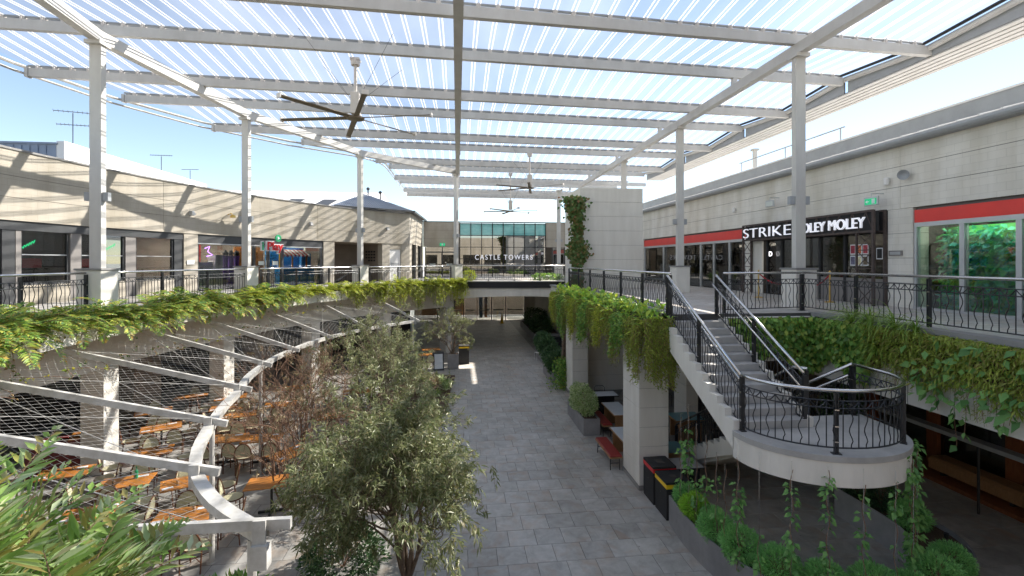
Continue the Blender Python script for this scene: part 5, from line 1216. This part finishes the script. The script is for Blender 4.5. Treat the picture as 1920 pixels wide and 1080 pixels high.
fp = [fern_proto('fern_clump', 'fern', 17, .80, .19, .030, 20, seed=k) for k in range(4)]
sp_ = []
t = 193.
while t > 159: r_ = 23.55+rng.uniform(-.22, .22); sp_.append(pol(t, r_, 4.72+rng.uniform(-.28, .02))+(rng.uniform(1.0, 1.4),)); t -= .72
scatter(fp, sp_, lambda i: 'green and bronze fern clump, %s from the left end of the walkway hedge' % ordinal(i), 'ferns along the left walkway')
fp2 = [fern_proto('yellow_fern_clump', 'fern2', 19, .62, .15, .032, 15, (.2, 1.25), 1.4, seed=k) for k in range(4)]
sp_ = []; t = 165.
while t > 127: sp_.append(pol(t, 23.6+rng.uniform(-.2, .2), 4.74+rng.uniform(-.2, .02))+(rng.uniform(.95, 1.3),)); t -= .66
scatter(fp2, sp_, lambda i: 'yellow green leafy clump, %s counted leftwards from the bridge end of the hedge' % ordinal(len(sp_)-1-i), 'yellow clumps along the left walkway')
def trailing(name, label, pts_fn, n, length, m, llen, lw, group=None, dens=26, parent_cat='trailing plant', out=.12, strandr=.003):
    """many hanging strands with small leaves; pts_fn() gives the start of a strand and an outward direction"""
    t = thing(name, label, parent_cat, group=group); st = MB(); lf = LF(); first = None
    for i in range(n):
        (x, y_, z), o = pts_fn(i); L_ = length*rng.uniform(.2, 1.0)**.8*(1.0+.35*math.sin(y_*3.7+x*2)); k = 7; pts = []; o = np.array(o, float); wob = rng.normal(size=2)*.05
        for j in range(k+1):
            f = j/k; pts.append(np.array([x, y_, z])+o*out*math.sin(min(1, f*2.2)*PI/2)*rng.uniform(.9, 1.1)+np.array([wob[0]*f, wob[1]*f, .05*math.sin(f*3)-L_*f]))
        A = np.array(pts); st.tube(pts, strandr, 3, False)
        m_ = max(4, int(dens*L_)); f = rng.uniform(0, 1, m_)*k; i0 = np.minimum(f.astype(int), k-1); tt = (f-i0)[:, None]; P = A[i0]*(1-tt)+A[i0+1]*tt+rng.normal(size=(m_, 3))*.018
        D = rng.normal(size=(m_, 3))*.6+o*.7+np.array([0, 0, -.5]); lf.add(P, D, o+rng.normal(size=(m_, 3))*.4, llen*rng.uniform(.6, 1.25, m_), lw*rng.uniform(.7, 1.2, m_))
    st.build('strands', 'twig', t, kind='stuff'); lf.build('leaves', m, t, droop=.15)
    return t
# trailing curtain below the far-left hedge
def arcstart(t0, t1):
    def f(i): t = rng.uniform(t0, t1); return pol(t, 23.42+rng.uniform(-.1, .1), 4.68), (math.cos(R(t+180)), math.sin(R(t+180)), 0)
    return f
for k, (t0, t1, L_) in enumerate(((150, 144, .75), (144, 138.5, .95), (138.5, 133, 1.15), (133, 127.2, 1.2))):
    trailing('trailing_plant', 'curtain of yellow green trailing plants, %s of four under the far left hedge' % ('leftmost', 'second', 'third', 'rightmost')[k], arcstart(t1, t0), 190, L_, 'fern2' if k % 2 else 'hang', .085, .035, 'trailing plants under the left hedge')
for k, (t0, t1) in enumerate(((188, 178), (178, 168), (168, 158), (158, 150))):
    trailing('wall_creeper', 'sparse reddish creeper tendrils on the cream fascia, %s stretch' % ('nearest', 'second', 'third', 'farthest')[k], arcstart(t1, t0), 12, .9, 'creeper', .07, .05, 'creeper tendrils on the fascia', 12)
# tendrils on the net
for k in range(7):
    (a0, a1), (b0, b1) = ends[k+1], ends[min(k+2, 8)] if k+2 < len(ends) else ends[8]
    t = thing('net_vine', 'thin vine runner across the wire net in bay %s from the front' % ('one', 'two', 'three', 'four', 'five', 'six', 'seven')[k], 'vine', group='vine runners on the net'); u = rng.uniform(.08, .4); pts = []
    for j in range(16): v = j/15; pts.append(a0.lerp(a1, u+.06*math.sin(j*1.1)+.1*v).lerp(b0.lerp(b1, u+.06*math.sin(j*1.1)+.1*v), v)+Vector((0, 0, -.08+.03*math.sin(j*2.3))))
    MB().tube(pts, .006, 4, False).build('stem', 'twig', t); lf = LF(); A = np.array([tuple(p) for p in pts]); n = 34; i0 = rng.integers(0, 15, n); tt = rng.uniform(0, 1, (n, 1))
    lf.add(A[i0]*(1-tt)+A[i0+1]*tt, rvec(rng, n), rvec(rng, n)+[0, 0, 1], rng.uniform(.05, .1, n), rng.uniform(.04, .07, n)); lf.build('leaves', 'fern2' if k % 2 else 'creeper', t)
# foreground strap-leaved plants at lower left
pl_ = thing('foreground_planter', 'dark planter ledge holding the pale strap-leaved plants below the camera', 'planter', (-3.4, 3.2, 3.25)); MB().box(-2.2, 1.3, -2.6, 1.0, 0, .22).build('ledge', 'planter', pl_)
MB().box(-2.1, 1.2, -.2, .9, .221, .24).build('soil', 'soil', pl_)
for k, (x, y_, z, s) in enumerate(((-3.6, 3.95, 3.47, 1.02), (-3.1, 3.7, 3.4, .95), (-3.98, 4.2, 3.5, 1.12), (-2.75, 3.6, 3.3, .85), (-3.35, 3.35, 3.45, 1.05), (-3.78, 3.6, 3.5, 1.05), (-2.95, 3.95, 3.28, .8))):
    t = thing('strap_leaf_plant', ('tall pale strap-leaved plant left of centre in the lower left corner', 'pale strap-leaved plant in the middle of the lower left corner', 'tallest strap-leaved plant at the left picture edge', 'bronze tipped strap-leaved plant rightmost in the lower left corner', 'pale strap-leaved plant lowest in the left corner', 'light green strap-leaved plant low at the left edge', 'small spreading strap-leaved plant nearest the white pergola beam')[k], 'plant', (x, y_, z), group='strap-leaved plants at lower left')
    lf = LF(); st = MB()
    for i in range(16): frond(lf, st, rng.normal(size=3)*.06, 2*PI*i/16+rng.uniform(-.3, .3), s*rng.uniform(.85, 1.3), rng.uniform(.7, 1.4), rng.uniform(.4, 1.2), 15, .36, .05, .009, .3)
    st.build('stems', 'twig', t); lf.build('leaves', 'cycad', t, droop=.06)

# ---- trees
def tree(name, label, base, H, spread, nmain, depth, leafm, nleaf, llen, lw, clump=.3, barkm='trunk', seed=1, r0=.07, lean=(0, 0), first=.25, group=None, cat='tree', droop=.15, leafy=1.0):
    rg = np.random.default_rng(seed); t = thing(name, label, cat, base, group=group); br = MB(); tips = []
    def grow(p, d, L_, r, lev):
        k = 5; pts = [p.copy()]; q = p.copy(); dd = d.copy()
        for j in range(k):
            dd = dd+rg.normal(size=3)*.13; dd[2] += .04; dd /= np.linalg.norm(dd); q = q+dd*L_/k; pts.append(q.copy())
        br.tube(pts, [max(.004, r*(1-.5*j/k)) for j in range(k+1)], 6 if lev < 2 else 4, False)
        if lev >= depth-1: tips.extend(pts[2:])
        if lev < depth:
            for c in range(3 if lev < depth-1 else 2):
                a = rg.uniform(0, 2*PI); sp = rg.uniform(.35, .8); ax = np.cross(dd, rvec(rg, 1)[0]); ax /= np.linalg.norm(ax)
                nd = dd*math.cos(sp)+ax*math.sin(sp); j0 = rg.integers(2, k+1)
                grow(pts[j0], nd, L_*rg.uniform(.62, .85), r*.55, lev+1)
    L0 = H*.36
    for m_ in range(nmain):
        a = 2*PI*m_/nmain+rg.uniform(-.4, .4); s = rg.uniform(.12, .32)*spread/(H*.5)
        d = np.array([math.cos(a)*s+lean[0], math.sin(a)*s+lean[1], 1.]); d /= np.linalg.norm(d)
        grow(np.array([math.cos(a)*.05, math.sin(a)*.05, 0.]), d, L0, r0, 0)
    br.build('trunk', barkm, t)
    T_ = np.array(tips); nc = max(20, nleaf//26); ci = rg.integers(0, len(T_), nc); cc = T_[ci]+rg.normal(size=(nc, 3))*clump*.35
    cen = T_.mean(0); axis = cc-cen; axis /= (np.linalg.norm(axis, axis=1, keepdims=True)+1e-6); axis += rg.normal(size=(nc, 3))*.5; axis /= np.linalg.norm(axis, axis=1, keepdims=True)
    k = np.repeat(np.arange(nc), 26); n = len(k); a = axis[k]; along = rg.uniform(-.5, 1, n)[:, None]*clump*.55
    P = cc[k]+a*along+rg.normal(size=(n, 3))*clump*.07; D = a*rg.uniform(.1, .9, n)[:, None]+rg.normal(size=(n, 3))*.5+np.array([0, 0, -.2])
    leafmesh('crown', P, D, rvec(rg, n)+np.array([0, 0, .9]), llen*rg.uniform(.65, 1.2, n), lw*rg.uniform(.8, 1.2, n), leafm, t, .12, droop)
    return t
tree('olive_tree', 'near multi-stemmed olive green tree beside the paved walkway', (-1.0, 9.35, 0), 3.95, 3.4, 8, 4, 'grass_l', 33000, .13, .028, .36, seed=3, r0=.045)
tree('olive_tree', 'dense grey green tree in the middle of the terrace behind the near tree', (-2.6, 16.2, 0), 4.4, 2.2, 6, 4, 'grass_l', 14500, .10, .024, .34, seed=8, r0=.055)
tree('olive_tree', 'dark tree standing behind under the far left walkway', (-3.6, 20.6, 0), 4.6, 2.4, 5, 4, 'grass_l', 13000, .11, .03, .38, seed=21, r0=.05)
tree('twiggy_tree', 'half bare twiggy tree with reddish stems over the timber tables', (-4.2, 12.3, 0), 4.3, 2.6, 7, 4, 'redleaf', 2600, .08, .022, .25, 'twig', seed=5, r0=.028)
tree('twiggy_tree', 'second half bare twiggy tree beside the pergola curve', (-5.0, 15.8, 0), 4.3, 2.0, 6, 4, 'redleaf', 3000, .09, .022, .25, 'twig', seed=15, r0=.025)
tree('reddish_shrub_tree', 'low reddish olive shrub between near and middle trees', (-2.2, 12.5, 0), 2.5, 2.0, 6, 3, 'redleaf', 5000, .10, .024, .4, 'twig', seed=9, r0=.03)
tree('potted_tree', 'slender open tree in the tall grey pot', (-.32, 27.5, .78), 2.9, 2.4, 4, 4, 'grass_l', 4200, .13, .035, .3, seed=6, r0=.05)
def shrub(name, label, c, rx, ry, rz, n, m, llen, lw, group=None, seed=0, cat='shrub', inner='dkleaf', droop=.05, lump=.25):
    """mound of leaves over its whole volume, uneven outline, twigs inside"""
    rg = np.random.default_rng(seed+100); t = thing(name, label, cat, c, group=group)
    st = MB()
    for k in range(9): d = rvec(rg, 1)[0]; d[2] = abs(d[2]); st.tube([(0, 0, -rz*.6), (d[0]*rx*.4, d[1]*ry*.4, d[2]*rz*.3), (d[0]*rx*.85, d[1]*ry*.85, d[2]*rz*.85)], .008, 4, False)
    st.build('stems', 'twig', t)
    d = rvec(rg, n); ph = rg.uniform(0, 6, 6); bump = 1+lump*.5*(np.sin(d[:, 0]*5+ph[0])*np.sin(d[:, 1]*5+ph[1])+np.sin(d[:, 2]*6+ph[2])*np.sin(d[:, 0]*7+ph[3])*.7)
    rr = rg.uniform(.35, 1, n)**.45*bump; P = d*rr[:, None]*np.array([rx, ry, rz]); P[:, 2] = np.maximum(P[:, 2], -rz*.75)
    D = d+rg.normal(size=(n, 3))*.5+[0, 0, .25]
    leafmesh('foliage', P, D, rvec(rg, n)+d*.5, llen*rg.uniform(.7, 1.25, n), lw*rg.uniform(.8, 1.2, n), m, t, .15, droop)
    return t
shrub('leafy_bush', 'leafy green bush under the nearest pergola corner', (-3.35, 7.3, .65), .85, .8, .75, 3800, 'ivy', .13, .05, seed=1)
shrub('leafy_bush', 'dark low bush at the foot of the near olive tree', (-2.3, 9.8, .3), .8, .8, .45, 2600, 'dkleaf', .12, .04, seed=2)
shrub('cream_edged_shrub', 'rounded cream-edged shrub filling the grey planter box', (4.66, 17.5, .95), .42, 1.22, .5, 4200, 'variegated', .085, .045, seed=3)
for k, (x, y_, rx, ry, rz, lab) in enumerate(((5.05, 24.0, .55, .9, .6, 'dark glossy bush in the nearest planter of the walkway row'), (5.1, 25.4, .5, .8, .62, 'dark glossy bush at the far end of the nearest walkway planter'), (5.35, 28.4, .5, .9, .65, 'dark glossy bush in the second walkway planter'), (5.4, 30.2, .5, .9, .65, 'dark glossy bush at the far end of the second walkway planter'), (6.6, 38, .9, 1.8, .75, 'dark bush in the farthest planter near side'), (6.8, 42, 1.1, 2.0, .9, 'dark bush in the farthest planter by the entrance'))):
    shrub('glossy_bush', lab, (x, y_, .55+rz*.6), rx, ry, rz, 2600, 'dkleaf', .16, .07, 'dark bushes in the walkway planters', 30+k)
# low planting bed round the far trees
bed = thing('planting_bed', 'raised edge planting bed under the terrace trees', 'planter', (-1.6, 21.5, 0)); MB().prism([(-1.2, -4.5), (.9, -3.5), (1.4, 3.8), (-1.0, 4.6), (-2.2, 0)], 0, .12).build('soil', 'soil', bed)
for k in range(16):
    x, y_ = -1.7+rng.uniform(-.8, 1.2), 19+k*.36; nm = ('reddish', 'pale', 'green', 'grey green')[k % 4]
    t = thing('flax_clump', '%s strappy clump, number %s from the near end of the planting bed' % (nm, ('one', 'two', 'three', 'four', 'five', 'six', 'seven', 'eight', 'nine', 'ten', 'eleven', 'twelve', 'thirteen', 'fourteen', 'fifteen', 'sixteen')[k]), 'plant', (x, y_, .12), group='strappy clumps in the planting bed'); lf = LF(); st = MB()
    n = 60; a = rng.uniform(0, 2*PI, n); e = rng.uniform(.5, 1.4, n); D = np.stack([np.cos(a)*np.cos(e), np.sin(a)*np.cos(e), np.sin(e)], 1)
    lf.add(D*.05, D, np.stack([-np.cos(a)*np.sin(e), -np.sin(a)*np.sin(e), np.cos(e)], 1), rng.uniform(.35, .75, n), .045); lf.build('leaves', ('redleaf', 'variegated', 'strap', 'grass_l')[k % 4], t, droop=.3)

# ---- leafy trough on the walkway edge, right of the court
lt = thing('leafy_trough', 'black trough of lime leaves hung on the walkway edge above the piers', 'planter'); MB().box(4.55, 5.17, 11.25, 22.4, 4.28, 4.66).build('trough', 'blackmatt', lt); MB().box(4.6, 5.1, 11.3, 22.3, 4.661, 4.68).build('soil', 'soil', lt)
def broad_clump(label, x, y_, z, n, m, L_, W_, group, seed):
    t = thing('broad_leaf_plant', label, 'plant', (x, y_, z), group=group); rg = np.random.default_rng(seed); a = rg.uniform(0, 2*PI, n); e = rg.uniform(-.1, 1.2, n)
    D = np.stack([np.cos(a)*np.cos(e), np.sin(a)*np.cos(e), np.sin(e)], 1); B = np.stack([rg.uniform(-.36, .3, n), rg.uniform(-.45, .45, n), rg.uniform(-.12, .16, n)], 1); B[:, 2] -= (B[:, 0] < -.2)*rg.uniform(0, .45, n)
    st = MB()
    for i in range(n): st.tube([tuple(B[i]-[0, 0, .12]), tuple(B[i]+D[i]*.1)], .005, 3, False)
    st.build('stems', 'ivy', t); leafmesh('leaves', B+D*.1, D, np.stack([-np.cos(a)*np.sin(e), -np.sin(a)*np.sin(e), np.cos(e)+.3], 1), L_*rg.uniform(.7, 1.2, n), W_*rg.uniform(.8, 1.1, n), m, t, .12, .25)
on = ('nearest', 'second', 'third', 'fourth', 'fifth', 'sixth', 'seventh', 'eighth', 'ninth', 'tenth', 'eleventh', 'twelfth', 'thirteenth', 'fourteenth')
for k in range(12):
    broad_clump('lime green broad-leaved plant, %s along the trough above the piers' % on[k], 4.85, 11.6+k*.93, 4.74, 95, 'broad', .30, .12, 'broad-leaved plants in the trough', 50+k)
    def st_(i, y0=11.3+k*.93): return (4.52+rng.uniform(-.06, .1), y0+rng.uniform(-.1, 1.0), 4.68), (-1, 0, 0)
    trailing('trailing_plant', 'hanging curtain of fine green foliage, %s along the trough above the piers' % on[k], st_, 105, (1.3, 1.0, 1.2, 1.05, 1.05, 1.2, 1.3, 1.3, 1.35, 1.4, 1.35, 1.2)[k], ('hang', 'ivy', 'hang', 'fern2')[k % 4], (.075, .10, .07, .085)[k % 4], (.028, .045, .022, .03)[k % 4], 'trailing plants below the trough', 40)
def stf(i): return (4.5+rng.uniform(0, .75), 11.22+rng.uniform(-.08, .05), 4.72), (0, -1, 0)
trailing('trailing_plant', 'hanging foliage over the near end of the trough above the pier', stf, 170, 1.35, 'hang', .075, .028, None, 42)
# ---- creeper on the tower
iv = thing('tower_creeper', 'dark ivy with thick trunk climbing the left edge of the tall tower', 'climber'); 
MB().tube([(4.95, 22.55, 0), (5.05, 22.6, 2.2), (5.35, 22.7, 4.4), (5.62, 22.8, 5.6), (5.8, 22.85, 7.5), (5.85, 22.9, 9.2)], [.09, .08, .11, .1, .06, .02], 7).tube([(5.0, 22.6, 0), (5.2, 22.65, 2.4), (5.45, 22.7, 4.6), (5.7, 22.8, 6.4)], [.05, .05, .06, .03], 6).build('trunk', 'trunk', iv)
n = 3600; z = rng.uniform(4.9, 9.35, n); w = .28+.14*np.sin(z*2.1)+.1*np.sin(z*5)+.25*(z > 8.2); x = 5.78+rng.normal(size=n)*.5*w-.12*(z > 8.3); yv = 22.82-np.abs(rng.normal(size=n))*.13
D = np.stack([rng.normal(size=n)*.5-.2, -np.abs(rng.normal(size=n))*.5, -.6+rng.normal(size=n)*.4], 1)
leafmesh('leaves', np.stack([x, yv, z], 1), D, np.stack([rng.normal(size=n)*.3-.3, -np.ones(n), rng.normal(size=n)*.3+.3], 1), rng.uniform(.1, .22, n), rng.uniform(.09, .17, n), 'creeper', iv, .1, .1)
n = 900; z = rng.uniform(0, 1.5, n); leafmesh('base_leaves', np.stack([4.95+rng.normal(size=n)*.2*(1.6-z*.6), 22.4+rng.normal(size=n)*.2, z], 1), rvec(rng, n), rvec(rng, n)-[.5, 1, 0], rng.uniform(.08, .15, n), rng.uniform(.06, .1, n), 'ivy', iv)
# ---- green wall on the right
def wall_leaves(name, label, n, fn, m, l0, l1, ar, nrm, backing):
    t = thing(name, label, 'green wall', group='green wall planting'); P = np.array([fn() for _ in range(n)]); nrm = np.array(nrm, float)
    D = np.array([0, 0, -.8])+rng.normal(size=(n, 3))*.55+nrm*.25; L_ = rng.uniform(l0, l1, n)
    backing.build('felt_backing', 'soil', t); leafmesh('leaves', P, D, nrm+rng.normal(size=(n, 3))*.35, L_, L_*ar, m, t, .1, .1)
def fa(): 
    x = rng.uniform(6.75, 9.15); return (x, 11.22-abs(rng.normal())*.07, 4.72-rng.uniform(0, 1)**1.1*(1.15+.25*math.sin(x*3)))
wall_leaves('ivy_wall', 'round-leaved ivy wall beside the right stair balustrade', 3000, fa, 'ivy', .07, .15, .85, (0, -1, 0), MB().box(6.72, 9.17, 11.255, 11.278, 3.7, 4.7))
def fb(): 
    y_ = rng.uniform(9.6, 11.25); return (9.1-abs(rng.normal())*.07, y_, 4.72-rng.uniform(0, 1)**1.1*(1.15+.2*math.sin(y_*4)))
wall_leaves('ivy_wall', 'ivy covered wall corner left of the strappy grass', 2200, fb, 'ivy', .07, .15, .8, (-1, 0, 0), MB().box(9.15, 9.176, 9.4, 11.25, 3.8, 4.7))
def fc(): 
    y_ = rng.uniform(2.5, 9.6); return (9.08-abs(rng.normal())*.1, y_, 4.74-rng.uniform(0, 1)**1.4*(.95+.15*math.sin(y_*4)))
wall_leaves('fine_leaved_wall', 'golden green fine-leaved wall below the long right balustrade', 14000, fc, 'hang', .06, .14, .25, (-1, 0, 0), MB().box(9.15, 9.176, 2.5, 9.4, 3.95, 4.7))
def fd():
    y_ = rng.uniform(3, 8.6); return (9.0-abs(rng.normal())*.08, y_, 4.7-rng.uniform(0, 1.2))
wall_leaves('pothos_vine', 'large pale pothos leaves over the golden green wall', 170, fd, 'vine', .14, .26, .62, (-1, 0, .3), MB().tube([(9.12, 3, 4.3), (9.1, 5.5, 4.1), (9.12, 8.6, 4.35)], .008, 4))
def stg(i): return (9.08, rng.uniform(3.5, 9.3), 3.95+rng.uniform(-.1, .2)), (-1, 0, 0)
trailing('trailing_plant', 'golden wisps hanging from the right green wall over the cream fascia', stg, 150, .55, 'hang', .09, .012, None, 30)
def sth(i): return (9.05, 6.2+rng.uniform(0, 2.2), 4.0), (-1, 0, 0)
trailing('trailing_vine', 'heart-leaved vines hanging below the fascia at the right edge', sth, 9, 1.1, 'vine', .15, .10, None, 13, strandr=.005)
for k, (y_, s) in enumerate(((10.0, 1.0), (9.5, 1.15), (8.9, 1.2), (8.45, .9), (9.3, .8))):
    t = thing('strappy_grass', 'arching strappy grass clump, %s on the right green wall' % ('leftmost', 'second from left', 'tallest in the middle', 'rightmost', 'lower hanging')[k], 'plant', (9.0, y_, 4.72 if k < 4 else 4.1), group='strappy grass on the green wall'); lf = LF()
    for i in range(70):
        a = rng.uniform(PI*.45, PI*1.55); L_ = s*rng.uniform(.45, .9); e = rng.uniform(.5, 1.45); p = np.zeros(3); pts = []
        for j in range(6): pts.append(p.copy()); p = p+np.array([math.cos(a)*math.cos(e), math.sin(a)*math.cos(e), math.sin(e)])*L_/5; e -= rng.uniform(.3, .55)
        A = np.array(pts); 
        for j in range(5):
            d = A[j+1]-A[j]; lf.add(A[j]-d*.35, d, np.array([0, 0, 1.])+rng.normal(size=3)*.1, np.linalg.norm(d)*1.7, .022*(1-.12*j))
    lf.build('leaves', 'strap', t, droop=0)
# ---- round shrubs in the curved planter
rs = [(5.2, 10.4, 0.27, 'boxleaf', 'feathery green shrub beside the yellow-banded bin'), (5.13, 9.88, 0.3, 'limebox', 'lime green rounded shrub second from the bins'), (5.3, 9.45, 0.25, 'boxleaf', 'rounded shrub behind the lime green one'), (5.15, 9.05, 0.33, 'boxleaf', 'rounded shrub third along the curved planter'), (5.27, 8.4, 0.36, 'boxleaf', 'large rounded shrub fourth along the curved planter'), (5.6, 7.78, 0.34, 'boxleaf', 'ball-shaped shrub at the left bend of the curved planter'), (6.15, 7.35, 0.32, 'boxleaf', 'ball-shaped shrub low in front of the landing at left'), (6.82, 7.12, 0.35, 'boxleaf', 'ball-shaped shrub at bottom below the landing'), (7.45, 7.05, 0.27, 'boxleaf', 'small ball-shaped shrub bottom centre of the curved planter'), (8.05, 7.2, 0.38, 'boxleaf', 'wide ball-shaped shrub bottom right of the curved planter'), (8.75, 7.55, 0.32, 'boxleaf', 'ball-shaped shrub before the bare mulch'), (9.45, 9.0, 0.34, 'boxleaf', 'spiky shrub on the right arm of the curved planter'), (9.55, 9.8, 0.38, 'dkleaf', 'dark shrub at the back right of the curved planter'), (9.5, 10.4, 0.36, 'dkleaf', 'darkest shrub at the far end of the curved planter')]
for k, (x, y_, r, m_, lab) in enumerate(rs): shrub('round_shrub', lab, (x, y_, .58+r*.6), r, r, r*.92, 4200, m_, .075, .014, 'rounded shrubs in the curved planter', 60+k, lump=.14)
# ---- vines on wires below the landing
def vine(label, x, y_, z1, z0, full, seed):
    rg = np.random.default_rng(seed); t = thing('wire_vine', label, 'vine', (x, y_, .55), group='vines on wires round the landing'); MB().tube([(0, 0, 0), (0, 0, z1-.55)], .004, 4).build('wire', 'stainless', t)
    pts = [(.025*math.sin(z*9+seed), .025*math.cos(z*9+seed), z) for z in np.linspace(0, (z0-.55), 24)]; MB().tube(pts, .006, 4, False).build('stem', 'twig', t)
    n = int(full*(z0-.55)); cz = rg.uniform(0, z0-.55, max(3, n//9)); z = np.clip(cz[rg.integers(0, len(cz), n)]+rg.normal(size=n)*.11, 0, z0-.5); a = rg.uniform(0, 2*PI, n); D = np.stack([np.cos(a), np.sin(a), rg.uniform(-.9, .1, n)], 1)
    leafmesh('leaves', np.stack([.04*np.cos(a), .04*np.sin(a), z], 1), D, np.stack([-np.cos(a)*.1, -np.sin(a)*.1-.6, np.ones(n)], 1), rg.uniform(.06, .13, n), rg.uniform(.05, .095, n), 'vine', t, .15, .25)
vs = []
for k, a in enumerate((186, 204, 224, 243, 262, 283, 303, 322, 337)): vs.append((oc[0]+1.6*math.cos(R(a)), oc[1]+1.36*math.sin(R(a)), 2.85, (2.6, 1.4, 2.7, 2.8, 2.6, 2.6, 2.85, 2.9, 2.9)[k], (34, 14, 34, 40, 20, 22, 38, 55, 70)[k]))
for k, (y_, zt) in enumerate(((10.3, 2.6), (9.95, 2.9), (9.6, 2.6), (9.2, 2.5), (8.8, 2.3), (8.5, 2.2))): vs.append((5.02, y_, zt+.1, zt, (10, 34, 12, 12, 10, 9)[k]))
for k, v in enumerate(vs): vine('climbing vine on a wire, %s %s' % (on[k] if k < 9 else on[k-9], 'from the left round the front of the landing' if k < 9 else 'going from the bins along the stair stringer'), *v[:3], v[3], v[4], 200+k)
# ---- odds
shrub('shade_plant', 'tall dark plant in the white pot by the timber posts', (12.1, 13.8, 1.4), .5, .5, 1.1, 1500, 'dkleaf', .22, .09, seed=77)
shrub('bridge_plant', 'yellow green plant at the left end of the far bridge', (.75, 32.9, 5.15), .4, .35, .4, 700, 'fern2', .16, .04, seed=78)
shrub('bridge_hedge', 'low green hedge at the right end of the far bridge', (6.2, 33.2, 5.0), 1.2, .4, .3, 1200, 'ivy', .12, .05, seed=79)
wg = thing('window_greenery', 'teal and green artificial foliage behind the right shop windows', 'display'); n = 9000; P = np.stack([13.35+rng.uniform(0, .35, n), rng.uniform(3.2, 11.9, n), rng.uniform(4.85, 7.0, n)], 1)
leafmesh('leaves', P, rng.normal(size=(n, 3))*.6+[-.5, 0, -.3], rng.normal(size=(n, 3))*.4+[-1, 0, .3], rng.uniform(.12, .3, n), rng.uniform(.05, .14, n), 'fakegreen', wg, .1, .15)
box('backdrop', 'fakegreen', 13.72, 13.76, 3.1, 12.0, DZ, 7.1, wg)
